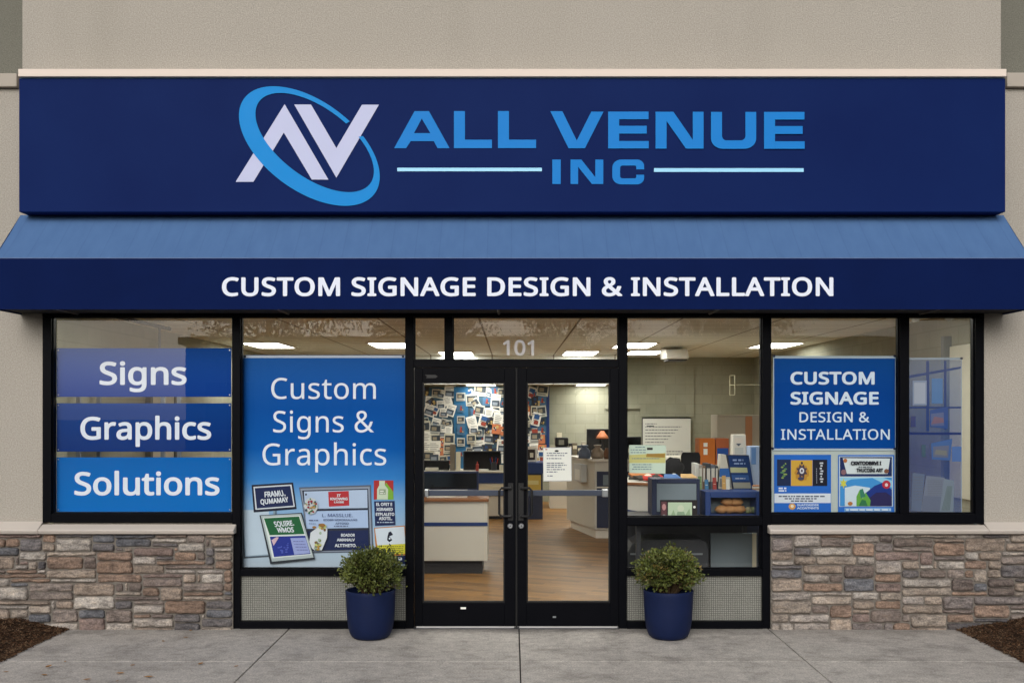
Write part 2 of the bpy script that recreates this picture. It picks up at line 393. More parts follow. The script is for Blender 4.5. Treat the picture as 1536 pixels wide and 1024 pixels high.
# ------------------------------------------------------------------ lettering
# outlines of a plain humanist alphabet: character code, advance, contours (x, y, x, y ...) in 1/1000
GLYPHS = [
 (65, 429, [[0,0,187,482,242,482,428,0,366,0,308,148,118,148,61,0], [138,202,290,202,236,347,230,367,221,396,214,419,203,378,193,347]]),
 (66, 437, [[65,0,65,480,202,480,257,477,303,468,338,453,364,431,379,400,384,361,382,334,374,311,361,290,343,274,320,262,293,255,293,251,322,244,348,234,369,218,386,197,394,180,399,160,400,136,395,96,380,63,356,36,322,16,282,4,234,0], [126,275,214,275,251,278,279,284,299,295,312,310,319,330,322,354,319,378,309,397,294,411,272,420,242,426,205,428,126,428], [126,51,222,51,261,54,290,62,311,76,325,94,333,116,336,141,333,165,324,185,310,202,288,215,257,222,218,225,126,225]]),
 (67, 424, [[261,-7,215,-3,174,7,139,24,109,46,85,75,65,109,52,149,44,192,41,240,44,287,53,330,67,368,88,403,114,431,146,455,183,472,225,483,271,486,320,483,364,474,404,458,379,407,330,425,271,433,223,427,182,410,149,381,124,343,110,296,105,240,109,184,123,137,146,98,178,69,219,52,270,46,330,52,385,65,385,13,329,-2]]),
 (68, 490, [[65,0,65,480,213,480,259,477,301,468,338,453,371,432,398,406,420,374,436,336,446,293,449,244,445,187,433,138,412,96,383,61,347,35,304,15,255,4,199,0], [126,52,191,52,276,64,337,99,373,159,385,242,380,301,364,348,338,383,302,408,258,423,204,428,126,428]]),
 (69, 373, [[65,0,65,480,333,480,333,426,126,426,126,277,321,277,321,224,126,224,126,53,333,53,333,0]]),
 (70, 349, [[65,0,65,480,333,480,333,426,126,426,126,257,320,257,320,203,126,203,126,0]]),
 (71, 489, [[271,-7,224,-3,182,7,145,23,114,46,88,74,67,108,53,148,44,191,41,240,44,288,54,331,71,370,93,404,121,433,155,456,195,473,240,483,289,486,366,479,433,458,410,406,352,425,286,433,233,427,188,410,152,381,125,343,109,296,104,240,106,203,112,169,123,139,137,112,157,89,181,70,210,57,245,48,285,46,338,49,379,57,379,199,273,199,273,253,439,253,439,18,361,-1]]),
 (72, 498, [[65,0,65,480,126,480,126,277,371,277,371,480,432,480,432,0,371,0,371,224,126,224,126,0]]),
 (73, 228, [[27,0,27,35,83,48,83,431,27,445,27,480,200,480,200,445,144,431,144,48,200,35,200,0]]),
 (74, 183, [[-3,-128,-31,-125,-52,-119,-52,-68,-30,-73,-4,-75,28,-68,42,-59,52,-44,59,-24,62,3,62,480,122,480,122,7,118,-35,107,-69,88,-95,63,-113,32,-124]]),
 (75, 416, [[65,0,65,480,126,480,126,243,167,289,208,334,338,480,408,480,218,271,416,0,345,0,175,229,126,186,126,0]]),
 (76, 352, [[65,0,65,480,126,480,126,54,335,54,335,0]]),
 (77, 609, [[65,0,65,480,154,480,302,87,305,87,455,480,544,480,544,0,484,0,484,295,486,364,489,420,486,420,326,0,277,0,119,420,116,420,120,364,121,291,121,0]]),
 (78, 510, [[65,0,65,480,135,480,391,83,394,83,392,115,390,162,389,209,389,480,445,480,445,0,375,0,118,398,116,398,119,340,121,268,121,0]]),
 (79, 525, [[263,-7,216,-3,174,7,139,24,109,48,84,76,65,111,52,150,44,193,41,241,44,288,52,331,65,370,84,404,109,433,139,456,174,473,216,483,263,487,309,484,349,473,384,456,414,433,439,405,458,370,472,331,481,288,484,240,481,193,472,150,458,110,439,76,414,47,384,24,349,7,308,-3], [263,46,312,51,352,69,382,98,403,137,416,184,420,240,416,297,403,344,382,382,352,411,313,428,263,434,214,428,174,411,143,382,122,344,109,297,105,240,109,184,122,137,143,98,173,69,213,51]]),
 (80, 406, [[65,0,65,480,192,480,249,475,295,463,329,443,353,415,367,380,372,338,370,313,364,288,354,264,340,243,320,224,294,208,263,196,225,189,181,187,126,187,126,0], [126,238,174,238,216,241,250,248,276,261,295,279,306,304,310,336,306,364,296,387,280,405,257,418,225,425,187,428,126,428]]),
 (81, 525, [[372,-114,279,-6,270,-7,263,-7,216,-3,174,7,139,24,109,48,84,76,65,111,52,150,44,193,41,241,44,288,52,331,65,370,84,404,109,433,139,456,174,473,216,483,263,487,309,484,349,473,384,456,414,433,439,405,458,370,472,331,481,288,484,240,481,198,475,159,464,123,448,91,421,54,386,25,344,5,459,-114], [263,46,312,51,352,69,382,98,403,137,416,184,420,240,416,297,403,344,382,382,352,411,313,428,263,434,214,428,174,411,143,382,122,344,109,297,105,240,109,184,122,137,143,98,173,69,213,51]]),
 (82, 418, [[65,0,65,480,197,480,252,476,296,464,329,446,353,419,367,385,372,343,370,319,366,298,358,279,342,256,322,239,276,215,408,0,337,0,221,198,126,198,126,0], [126,249,197,249,233,252,261,259,283,272,298,290,307,313,310,340,306,369,297,391,281,407,259,418,230,425,194,427,126,427]]),
 (83, 369, [[166,-7,91,-1,34,16,34,74,94,54,169,46,201,48,228,55,249,66,265,82,274,101,277,123,274,145,267,163,253,178,232,192,164,222,126,238,96,256,72,276,54,300,44,329,40,364,42,388,49,410,60,429,74,446,92,460,114,471,138,480,165,485,193,486,266,479,326,459,307,408,253,426,192,433,165,431,142,425,124,414,107,392,101,363,104,341,111,323,125,308,144,294,206,267,278,233,296,221,310,207,322,191,330,173,335,152,337,128,332,89,317,56,291,29,256,9,215,-3]]),
 (84, 373, [[156,0,156,426,7,426,7,480,366,480,366,426,217,426,217,0]]),
 (85, 491, [[243,-7,188,-1,143,15,107,42,81,78,66,121,60,171,60,480,121,480,121,169,124,133,135,102,152,78,176,60,208,49,246,46,286,50,317,61,341,80,357,106,367,135,370,169,370,480,430,480,430,169,428,137,421,107,410,80,394,55,373,34,348,16,318,4,283,-4]]),
 (86, 403, [[171,0,0,480,63,480,171,172,189,117,201,67,214,117,232,173,339,480,403,480,232,0]]),
 (87, 625, [[135,0,8,480,71,480,146,187,160,127,169,73,179,130,194,190,279,480,341,480,429,188,445,127,455,73,465,127,479,187,553,480,616,480,488,0,427,0,334,314,323,353,314,388,310,409,303,372,287,312,196,0]]),
 (88, 394, [[3,0,162,250,13,480,80,480,197,291,316,480,379,480,231,251,391,0,322,0,195,208,66,0]]),
 (89, 380, [[160,0,160,183,0,480,66,480,190,244,315,480,380,480,220,186,220,0]]),
 (90, 384, [[26,0,26,46,278,426,34,426,34,480,351,480,351,434,99,54,358,54,358,0]]),
 (97, 377, [[144,-7,114,-4,86,5,63,19,45,40,34,67,31,100,36,133,50,161,73,183,106,200,150,210,203,215,265,217,265,238,262,265,256,286,245,301,222,314,190,318,136,310,89,291,71,335,126,357,148,362,170,365,193,366,233,363,266,353,291,337,308,314,319,283,322,245,322,0,279,0,268,51,265,51,249,33,233,19,216,7,196,0,173,-5], [158,41,187,44,212,52,234,66,251,86,261,112,264,144,264,176,211,174,171,170,140,163,118,152,98,130,92,99,97,73,110,55,132,44]]),
 (98, 413, [[228,-7,201,-5,178,0,158,9,134,26,116,46,111,46,99,0,57,0,57,510,116,510,116,386,115,344,113,312,116,312,134,333,158,351,178,359,201,364,228,366,269,361,305,345,335,319,358,283,372,237,376,180,372,123,358,77,335,40,305,14,269,-1], [219,42,248,46,273,58,291,78,304,105,312,139,315,181,309,240,291,283,260,308,218,317,183,313,157,302,138,284,126,258,119,224,116,182,116,179,119,138,126,105,138,78,157,58,184,46]]),
 (99, 322, [[201,-7,171,-5,143,2,117,13,93,28,74,48,58,73,46,103,39,138,37,178,39,220,47,256,59,286,76,311,96,332,119,347,146,358,174,365,206,367,259,361,300,347,282,298,244,310,204,315,158,306,125,281,105,238,98,179,101,139,110,105,124,79,144,60,170,48,201,44,253,50,294,65,294,13,254,-2]]),
 (100, 413, [[185,-7,143,-2,107,14,77,40,55,76,41,123,37,179,41,236,55,283,78,319,108,346,144,361,185,367,211,365,234,360,254,351,278,334,297,314,301,314,299,339,297,367,297,510,356,510,356,0,308,0,300,48,297,48,278,27,254,9,234,0,211,-5], [194,42,228,46,255,56,274,74,287,98,295,129,298,168,298,179,295,220,288,254,275,282,256,302,229,314,193,318,164,313,140,301,122,280,109,252,101,218,98,178,101,138,109,105,122,78,141,58,165,46]]),
 (101, 379, [[210,-7,177,-4,147,3,120,14,96,30,75,51,59,76,47,106,39,140,37,177,39,215,46,249,57,279,72,305,90,326,112,344,138,357,166,364,196,367,226,364,252,358,276,347,296,331,313,312,327,290,337,264,343,235,345,204,345,169,98,169,102,131,113,100,129,76,152,58,180,47,213,44,274,50,328,69,328,17,274,-1], [99,216,283,216,280,244,273,269,262,290,245,306,223,315,195,318,169,315,147,306,129,291,114,271,105,245]]),
 (102, 231, [[73,0,73,314,10,314,10,342,73,362,73,383,77,425,87,458,104,483,127,500,156,510,190,514,229,510,260,502,244,455,220,462,191,465,165,460,147,446,139,430,134,409,132,383,132,360,223,360,223,314,132,314,132,0]]),
 (103, 413, [[195,-161,145,-159,102,-151,65,-138,65,-84,103,-100,148,-109,198,-112,227,-109,251,-100,271,-85,286,-65,295,-40,298,-11,298,3,298,27,300,48,297,48,268,17,231,-1,185,-7,142,-1,106,15,76,42,54,79,41,125,37,179,41,233,54,278,76,316,106,344,142,361,185,367,208,365,229,361,249,353,267,343,283,329,298,312,301,312,309,360,356,360,356,-6,352,-53,338,-92,317,-122,286,-144,245,-157], [194,42,227,45,253,55,273,71,287,94,295,126,298,165,298,179,295,224,287,259,273,285,252,303,226,313,193,317,165,313,142,301,123,281,109,254,101,220,98,179,101,138,109,104,123,77,141,57,165,46]]),
 (104, 415, [[57,0,57,510,116,510,116,361,113,310,117,310,130,327,146,341,164,352,185,360,206,364,229,366,269,363,302,352,328,335,346,310,357,276,361,234,361,0,302,0,302,230,293,278,266,307,222,317,186,313,158,302,139,283,126,257,119,225,116,186,116,0]]),
 (105, 173, [[87,420,74,422,62,429,55,441,52,457,55,474,62,486,74,493,87,495,100,493,111,486,119,474,122,457,119,441,111,429,100,422], [57,0,57,360,116,360,116,0]]),
 (106, 173, [[87,420,74,422,62,429,55,441,52,457,55,474,62,486,74,493,87,495,100,493,111,486,119,474,122,457,119,441,111,429,100,422], [15,-161,-15,-159,-37,-153,-37,-105,-16,-110,7,-112,27,-109,43,-100,54,-83,57,-56,57,360,116,360,116,-54,113,-85,105,-111,92,-133,73,-148,47,-158]]),
 (107, 359, [[57,0,57,510,116,510,116,244,115,216,113,185,116,185,128,201,144,221,158,238,273,360,343,360,197,206,353,0,281,0,156,168,116,132,116,0]]),
 (108, 173, [[57,0,57,510,116,510,116,0]]),
 (109, 628, [[57,0,57,360,105,360,113,311,117,311,129,328,144,342,162,353,182,361,202,365,223,367,273,360,310,340,333,306,336,306,350,325,366,340,386,352,407,360,429,365,452,367,489,363,520,353,543,335,560,310,570,277,574,234,574,0,515,0,515,232,507,279,483,308,442,317,410,314,385,304,367,287,355,264,347,234,345,199,345,0,286,0,286,232,278,279,253,308,212,317,180,313,155,302,137,283,125,258,118,226,116,187,116,0]]),
 (110, 415, [[57,0,57,360,105,360,113,311,117,311,130,328,146,342,165,353,186,361,208,365,230,367,270,363,302,353,328,335,346,310,357,277,361,234,361,0,302,0,302,230,293,278,266,307,222,317,186,313,158,302,139,283,126,258,119,226,116,187,116,0]]),
 (111, 406, [[202,-7,172,-4,143,3,117,15,94,32,75,53,58,79,46,109,39,143,37,181,42,236,57,282,82,318,116,345,156,361,204,367,236,364,264,357,290,345,314,328,333,307,349,282,361,252,368,218,370,181,365,126,350,79,325,42,291,15,250,-1], [203,42,237,46,263,59,283,80,298,107,306,141,309,181,306,220,298,253,283,281,263,301,236,313,203,317,169,313,143,301,123,281,109,253,101,220,98,181,101,141,109,107,123,80,143,59,170,46]]),
 (112, 413, [[57,-161,57,360,105,360,113,311,116,311,135,333,158,351,178,360,201,365,228,367,270,362,305,346,335,320,358,284,372,238,376,181,372,124,358,78,335,41,305,14,269,-1,228,-7,202,-5,179,0,159,9,135,26,116,46,112,46,115,17,116,-13,116,-161], [219,42,249,47,273,60,291,82,305,110,310,132,314,155,315,181,312,220,304,253,291,280,272,301,248,313,218,317,185,314,159,303,140,286,127,262,119,231,116,192,116,181,119,140,126,106,138,78,157,58,184,46]]),
 (113, 413, [[297,-161,297,-7,298,21,300,48,296,48,278,27,254,9,234,0,210,-5,183,-7,143,-2,107,14,78,40,55,76,41,123,37,179,42,236,55,283,78,319,108,346,144,361,185,367,212,365,235,360,255,351,279,333,298,311,300,311,309,360,356,360,356,-161], [195,42,228,46,255,56,274,73,287,97,295,128,298,167,298,179,295,221,287,255,275,282,256,302,228,314,193,318,164,313,140,301,122,280,108,252,101,218,98,178,101,139,109,105,122,78,141,58,165,46]]),
 (114, 277, [[57,0,57,360,105,360,112,294,115,294,128,313,143,330,160,345,179,357,201,364,225,367,247,366,267,363,260,308,241,312,221,313,194,309,169,298,147,280,131,256,123,236,118,215,116,192,116,0]]),
 (115, 322, [[148,-7,83,-1,35,16,35,70,87,50,107,45,128,42,149,41,176,43,198,47,214,55,229,72,234,94,227,118,200,140,146,164,86,191,64,206,48,223,38,244,34,271,38,299,51,323,72,342,99,356,132,364,169,367,231,360,284,343,264,296,216,312,165,318,133,315,110,307,95,293,91,275,93,261,99,249,129,229,183,206,242,180,263,165,279,147,288,126,291,99,287,67,274,41,253,20,224,5,189,-4]]),
 (116, 242, [[167,-7,140,-4,115,3,94,16,77,37,68,55,63,78,62,105,62,314,11,314,11,343,62,366,86,443,121,443,121,360,225,360,225,314,121,314,121,106,125,77,137,57,155,46,177,42,205,44,228,49,228,4,201,-4]]),
 (117, 415, [[184,-7,144,-3,111,7,86,25,68,49,57,83,53,124,53,360,113,360,113,128,122,81,148,52,193,42,229,46,256,57,276,76,289,102,296,134,299,173,299,360,358,360,358,0,310,0,301,48,298,48,285,31,269,17,250,6,229,-1,207,-5]]),
 (118, 341, [[136,0,0,360,63,360,140,148,151,115,162,80,169,52,171,52,179,81,190,116,201,148,278,360,341,360,204,0]]),
 (119, 528, [[106,1,7,361,69,361,118,169,132,110,142,61,144,61,151,89,159,125,169,158,232,361,297,361,359,158,373,108,383,62,385,62,395,108,410,169,460,361,520,361,420,1,351,1,289,203,274,258,265,299,262,299,253,258,238,203,173,1]]),
 (120, 355, [[12,0,142,184,18,360,85,360,178,224,270,360,336,360,212,184,343,0,276,0,178,144,79,0]]),
 (121, 343, [[56,-161,28,-160,7,-156,7,-109,25,-111,47,-113,75,-108,97,-95,114,-75,127,-49,146,-1,1,360,64,360,142,155,160,104,172,57,175,57,187,101,206,156,279,360,343,360,187,-50,174,-81,157,-108,139,-131,116,-148,89,-158]]),
 (122, 316, [[26,0,26,39,220,314,38,314,38,360,285,360,285,316,94,46,289,46,289,0]]),
 (48, 384, [[191,-7,142,1,102,22,72,59,55,95,43,137,35,186,33,240,35,290,40,334,49,373,61,407,78,435,99,458,125,474,156,484,191,487,241,480,281,458,312,422,329,386,341,344,349,296,351,240,349,191,344,147,335,108,322,74,305,45,284,23,258,6,227,-3], [191,44,224,49,249,65,268,92,281,130,289,180,291,240,289,300,281,349,268,388,249,415,224,431,191,437,159,431,133,415,115,388,102,349,95,300,92,240,95,180,102,131,115,93,133,65,159,49]]),
 (49, 384, [[181,0,181,335,181,381,183,418,164,400,142,381,91,339,60,379,189,480,238,480,238,0]]),
 (50, 384, [[32,0,32,49,158,176,219,240,234,259,247,278,257,296,264,315,268,334,269,355,267,380,259,400,246,415,229,427,208,434,185,436,162,435,142,430,123,424,69,390,38,430,57,445,79,458,102,470,128,479,155,484,185,486,226,482,262,471,291,452,312,427,325,396,330,359,328,334,323,311,314,288,303,267,288,245,271,224,207,155,107,56,107,54,349,54,349,0]]),
 (51, 384, [[162,-7,92,-1,71,4,50,11,30,19,30,75,95,51,163,43,202,46,233,54,256,68,271,87,281,110,284,138,280,165,268,186,249,202,222,213,189,220,150,222,103,222,103,273,150,273,187,275,217,284,240,298,257,316,267,338,271,363,265,394,247,417,230,428,208,434,183,437,159,435,136,431,117,425,62,396,33,437,51,449,72,461,96,471,123,480,152,485,183,486,229,483,266,471,294,453,315,428,327,400,331,367,328,337,319,312,304,290,284,274,260,261,232,253,232,250,267,243,296,231,318,214,333,192,343,166,346,136,344,110,337,85,326,62,311,42,291,25,266,11,237,1,202,-5]]),
 (52, 384, [[244,0,244,109,14,109,14,159,240,482,301,482,301,162,371,162,371,109,301,109,301,0], [72,162,244,162,244,313,245,372,247,419,244,419,231,392,216,367]]),
 (53, 384, [[167,-7,97,0,67,8,42,19,42,75,60,66,79,58,101,52,167,44,200,46,229,55,253,69,271,89,282,115,285,147,282,176,273,200,257,219,234,233,203,242,165,244,122,241,83,234,54,253,72,480,312,480,312,426,122,426,111,287,142,291,185,294,231,290,270,278,302,257,326,229,341,195,346,153,341,107,325,68,299,36,263,12,219,-2]]),
 (54, 384, [[200,-7,171,-4,143,3,118,16,95,34,75,57,59,86,47,120,39,160,37,205,38,239,41,273,46,307,54,339,65,369,79,397,97,423,119,444,146,462,177,475,214,484,257,486,288,485,316,480,316,430,288,436,258,438,229,436,203,431,181,422,162,411,145,397,132,380,121,361,113,341,106,318,96,244,100,244,119,266,143,284,163,293,187,298,214,300,253,296,286,283,314,262,336,233,348,197,353,154,348,108,334,69,311,36,281,12,244,-2], [199,43,226,46,249,55,268,70,283,92,291,120,294,154,292,183,284,207,271,227,253,242,230,251,201,254,172,251,146,241,126,226,110,208,100,187,97,166,100,137,108,108,122,82,142,61,168,48]]),
 (55, 384, [[91,0,288,426,30,426,30,480,351,480,351,434,156,0]]),
 (56, 384, [[193,-7,146,-3,106,8,75,27,51,53,38,85,33,122,36,153,47,179,63,202,83,221,132,251,110,265,90,281,73,299,59,320,51,344,48,372,50,395,57,416,67,434,81,450,98,463,118,473,141,480,165,485,191,486,231,483,265,473,295,457,317,434,331,406,335,371,332,344,323,321,308,301,289,283,244,254,298,222,319,203,336,181,347,155,351,124,346,87,332,55,308,29,276,9,238,-3], [194,277,216,287,236,299,253,312,266,328,274,347,277,369,271,399,253,421,236,431,215,437,191,439,168,437,147,431,130,421,112,399,106,369,109,347,118,328,132,312,150,299], [192,40,222,43,247,51,267,63,281,80,290,100,293,124,290,146,281,165,265,182,245,196,221,210,192,222,181,226,154,213,132,199,114,183,101,165,93,145,91,122,93,100,102,80,116,63,135,51,161,43]]),
 (57, 384, [[129,-7,98,-5,69,0,69,50,96,44,128,42,157,43,183,49,205,57,224,69,240,83,254,99,265,118,274,138,280,161,289,235,285,235,267,214,243,196,222,187,199,181,171,179,133,184,99,196,72,217,50,246,38,282,34,324,36,356,42,385,53,411,67,433,85,452,106,467,130,478,157,484,187,486,216,484,244,476,269,463,292,445,312,422,328,393,340,359,347,320,349,275,348,240,345,206,340,173,332,141,322,110,307,82,289,57,267,35,240,17,208,4,171,-4], [184,226,214,229,240,239,261,254,276,272,286,292,289,314,287,342,278,371,264,397,244,418,227,428,208,434,187,437,161,433,138,424,119,409,104,387,95,359,92,325,95,296,102,272,115,252,132,237,155,229]]),
 (38, 492, [[187,-7,144,-3,107,9,77,28,54,54,40,86,36,125,39,157,48,185,63,208,84,228,109,248,139,266,99,318,89,337,83,359,81,382,84,413,95,439,114,459,139,475,169,484,204,487,237,484,266,475,289,460,306,439,317,414,320,383,317,357,308,333,293,312,273,293,250,275,224,258,354,133,382,181,401,240,461,240,434,160,422,136,408,115,392,95,490,0,410,0,352,56,330,39,307,24,281,11,254,1,222,-5], [188,293,212,308,231,322,245,336,258,358,262,383,258,405,246,423,227,435,202,439,177,435,156,424,143,406,138,383,142,360,151,338], [189,46,216,47,241,52,263,60,282,70,299,81,314,93,175,229,152,215,133,200,118,185,106,169,100,150,97,127,100,104,108,84,122,68,141,56,163,48]]),
 (46, 180, [[89,-9,74,-7,60,1,51,15,48,36,51,57,60,71,74,79,89,81,106,79,119,71,129,57,132,36,129,15,119,1,106,-7]]),
 (44, 180, [[28,-87,47,-3,61,78,124,78,129,71,104,-8,71,-87]]),
 (45, 216, [[27,154,27,206,189,206,189,154]]),
 (47, 250, [[7,0,185,480,243,480,64,0]]),
 (39, 151, [[57,306,44,480,107,480,94,306]]),
 (32, 175, [])
]
GL = {}
def load_glyphs():
    tmp = []
    for code, adv, contours in GLYPHS:
        ch = chr(code); adv = adv / 1000
        polys = [[(q[i]/1000, q[i+1]/1000) for i in range(0, len(q) - 1, 2)] for q in contours]
        GL[ch] = [adv, [], [], polys]
        if not polys: continue
        cu = bpy.data.curves.new('glyph', 'CURVE'); cu.dimensions = '2D'; cu.fill_mode = 'BOTH'
        for q in polys:
            sp = cu.splines.new('POLY'); sp.points.add(len(q) - 1); sp.use_cyclic_u = True
            for pt, xy in zip(sp.points, q): pt.co = (xy[0], xy[1], 0, 1)
        o = bpy.data.objects.new('glyph', cu); C.objects.link(o); tmp.append((ch, o))
    dg = bpy.context.evaluated_depsgraph_get()
    for ch, o in tmp:
        me = bpy.data.meshes.new_from_object(o.evaluated_get(dg))
        GL[ch][1] = [(v.co.x, v.co.y) for v in me.vertices]; GL[ch][2] = [list(f.vertices) for f in me.polygons]
        bpy.data.meshes.remove(me)
    for ch, o in tmp:
        cu = o.data; bpy.data.objects.remove(o); bpy.data.curves.remove(cu)
load_glyphs()
CAP = max(v[1] for v in GL['H'][1])

def text(mb, s, box, Y, m, bold=0.0, track=0.0, quad=None, word=None):
    """flat lettering; box = x0, x1, top of capitals, baseline as measured"""
    x = 0.0; vs = []; fs = []; wi = 0
    for ch in s:
        if ch == ' ': wi += 1
        g = GL.get(ch) or GL['.']
        b = len(vs); vs += [(x + vx, vy) for vx, vy in g[1]]; fs += [[b + i for i in f] for f in g[2]] if word is None or wi == word else []
        x += g[0] + track
    xs = [v[0] for v in vs]; x0, x1 = min(xs), max(xs)
    offs = [(0, 0)]
    if bold: offs += [(bold*math.cos(a*math.pi/5), bold*math.sin(a*math.pi/5)) for a in range(10)]
    for k, (dx, dy) in enumerate(offs):
        base = len(mb.v); y = Y - k * 0.00012
        for vx, vy in vs:
            u = (vx + dx - x0 + bold) / (x1 - x0 + 2*bold); w = (vy + dy + bold*0.9) / (CAP + 1.8*bold)
            if quad:
                (ax, ay), (bx, by), (cx, cy), (ex, ey) = quad      # bl, br, tr, tl
                px = (ax*(1-u) + bx*u)*(1-w) + (ex*(1-u) + cx*u)*w; py = (ay*(1-u) + by*u)*(1-w) + (ey*(1-u) + cy*u)*w
            else:
                px = box[0] + u*(box[1]-box[0]); py = box[3] + w*(box[2]-box[3])
            mb.vert((PX(px, Y), y, PZ(py, Y)))
        kx = mb.k(m)
        for f in fs: mb.f.append([base + i for i in f]); mb.mi.append(kx)

class Flat(MB):
    """a flat print: every piece lies 0.4 mm in front of the one before"""
    def __init__(s, Y, tr=None): super().__init__(); s.Y = Y; s.y = Y; s.tr = tr
    def P(s, q): return (s.tr[0] + q[0]/s.tr[2], s.tr[1] + q[1]/s.tr[2]) if s.tr else q
    def pg(s, pts, m):
        s.y -= 0.0004
        s.poly([(PX(a, s.Y), s.y, PZ(b, s.Y)) for a, b in (s.P(q) for q in pts)], m)
    def rc(s, x0, y0, x1, y1, m): s.pg([(x0, y1), (x1, y1), (x1, y0), (x0, y0)], m)
    def el(s, cx, cy, rx, ry, m, n=24, wob=0):
        s.pg([(cx + rx*math.cos(-2*math.pi*i/n)*(1+wob*math.sin(i*2.7)), cy + ry*math.sin(-2*math.pi*i/n)*(1+wob*math.sin(i*2.7))) for i in range(n)], m)
    def tx(s, st, x0, x1, yt, yb, m, bold=0.0, quad=None, track=0.0, word=None):
        s.y -= 0.0004; a = s.P((x0, yt)); b = s.P((x1, yb))
        n0 = len(s.v)
        text(s, st, (a[0], b[0], a[1], b[1]), s.Y, m, bold, track, [s.P(q) for q in quad] if quad else None, word)
        dy = s.y - s.Y
        for i in range(n0, len(s.v)): v = s.v[i]; s.v[i] = (v[0], v[1] + dy, v[2])
        s.y -= 0.0013 if bold else 0
    def scrib(s, x0, x1, y, h, m, seed):
        """a line of small print"""
        r = random.Random(seed); x = x0
        while x < x1:
            w = min(r.uniform(1.2, 4.2) * h, x1 - x)
            if w > h * .4: s.poly([(PX(a, s.Y), s.y - 0.0004, PZ(b, s.Y)) for a, b in (s.P(q) for q in ((x, y), (x + w, y), (x + w, y - h), (x, y - h)))], m)
            x += w + h * r.uniform(.5, .9)

# =================================================================== SETTING
def slab_edge(a, b, g=0.006): return a + g, b - g
mb = MB(); mb.poly([(-160, -220, -0.134), (160, -220, -0.134), (160, 60, -0.134), (-160, 60, -0.134)], 'asphalt')
struct(mb.build('parking_lot'), 'dark asphalt parking lot in front of the shop', 'parking lot')
mb = MB()
xs = [-3.80, -1.905, 0.06, 2.19, 3.80]; ys = [-3.6, -2.4, -1.2, 0.0]
for i in range(4):
    for j in range(3):
        x0, x1 = xs[i] + (0.005 if i else 0), xs[i+1] - (0.005 if i < 3 else 0)
        y0, y1 = ys[j] + (0.003 if j else 0), ys[j+1] - (0.003 if j < 2 else 0)
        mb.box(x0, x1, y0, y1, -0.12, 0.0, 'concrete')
mb.box(-3.79, 3.79, -3.59, -0.01, -0.13, -0.012, 'joint_dark')
struct(mb.build('sidewalk', bevel=0.004), 'grey concrete sidewalk with tooled joints leading to the shop doors', 'sidewalk')
mb = MB(); mb.box(-7.5, 7.5, -3.78, -3.605, -0.13, 0.0, 'concrete')
struct(mb.build('kerb', bevel=0.015), 'concrete kerb along the parking lot', 'kerb')

def mulch(x0, x1, name, label, seed):
    mb = MB(); r = random.Random(seed); nx, ny = 60, 46; y0, y1 = -3.6, -0.02
    edge = x1 if x0 < 0 else x0
    def hz(x, y):
        e = abs(x - edge)
        return 0.0 + 0.10*min(1, e/0.55) * (0.45 + 0.55*math.exp(y*1.1)) + 0.022*noise.noise(Vector((x*7, y*7, seed))) * min(1, e*9) - 0.012*(e < .02)
    idx = {}
    for i in range(nx + 1):
        for j in range(ny + 1):
            fx = (i/nx)**1.8; x = edge + (x0 - edge if x0 < 0 else x1 - edge)*fx; y = y1 + (y0 - y1)*(j/ny)**1.4
            k = r.uniform(.6, 1.2); mb.tint = (0.030*k, 0.017*k, 0.010*k); idx[i, j] = mb.vert((x, y, hz(x, y)))
    for i in range(nx):
        for j in range(ny):
            q = (idx[i, j], idx[i+1, j], idx[i+1, j+1], idx[i, j+1]); mb.face(q if x0 < 0 else q[::-1], 'mulch')
    for n in range(9000):
        e = r.random()**1.5 * 1.3; y = -0.05 - 1.75*r.random()**1.2
        if n % 40 == 0: e = -0.03*r.random()
        x = edge - e if x0 < 0 else edge + e
        l = r.uniform(0.012, 0.045); a = r.uniform(0, 6.28); w = r.uniform(0.0025, 0.007); tl = r.gauss(0, .35)
        u = Vector((math.cos(a), math.sin(a), tl)).normalized()*l/2; v = u.cross(Vector((0, 0, 1))).normalized()*w/2
        k = r.uniform(.4, 1.9); mb.tint = random.Random(n).choice([(0.050, 0.026, 0.014), (0.075, 0.038, 0.020), (0.034, 0.020, 0.013), (0.11, 0.07, 0.042)]); mb.tint = tuple(q*k for q in mb.tint)
        mb.obox((x, y, max(hz(x, y), 0) + 0.006 + abs(u.z)*.4), u, v, (0, 0, 0.0015), 'mulch')
    tag(mb.build(name), label, 'mulch', kind='stuff')
mulch(-7.5, -3.80, 'bark_mulch', 'dark brown bark mulch bed below the left stone wall', 3)
mulch(3.80, 7.5, 'bark_mulch', 'dark brown bark mulch bed below the right stone wall', 8)

# =================================================================== BUILDING
RXL, RXR, RYB, RH = -4.75, 4.95, 12.5, 2.95
bld = thing('shop_building', 'single storey stucco shop with a glazed black storefront and a lit interior', 'shop building')
zL = PZ(131, 0); zHead = PZ(470, 0); xL = PX(65, 0); xR = PX(1475, 0); xUL = PX(33, 0); xUR = PX(1502, 0)
mb = MB(); mb.box(xUL, xUR, 0, 0.6, zL, 8.0, 'stucco'); mb.build('upper_wall', bld, bevel=0.008)
mb = MB(); mb.box(xL, xR, 0.001, 0.12, zHead, zL, 'stucco'); mb.build('fascia_wall', bld)
for x0, x1 in ((-12, xL), (xR, 12)):
    mb = MB(); mb.box(x0, x1, 0, 0.12, -0.1, zL, 'stucco'); mb.build('pier_wall', bld)
for x0, x1 in ((-12, xUL - .001), (xUR + .001, 12)):
    mb = MB(); mb.box(x0, x1, 0.42, 0.6, zL, 8.0, 'stucco_grey'); mb.build('recessed_wall', bld)
mb = MB(); mb.box(-12, PX(29, 0), -0.05, 0.42, zL - .01, PZ(110, -.05), 'trim_dim'); mb.build('wall_ledge', bld, bevel=.006)
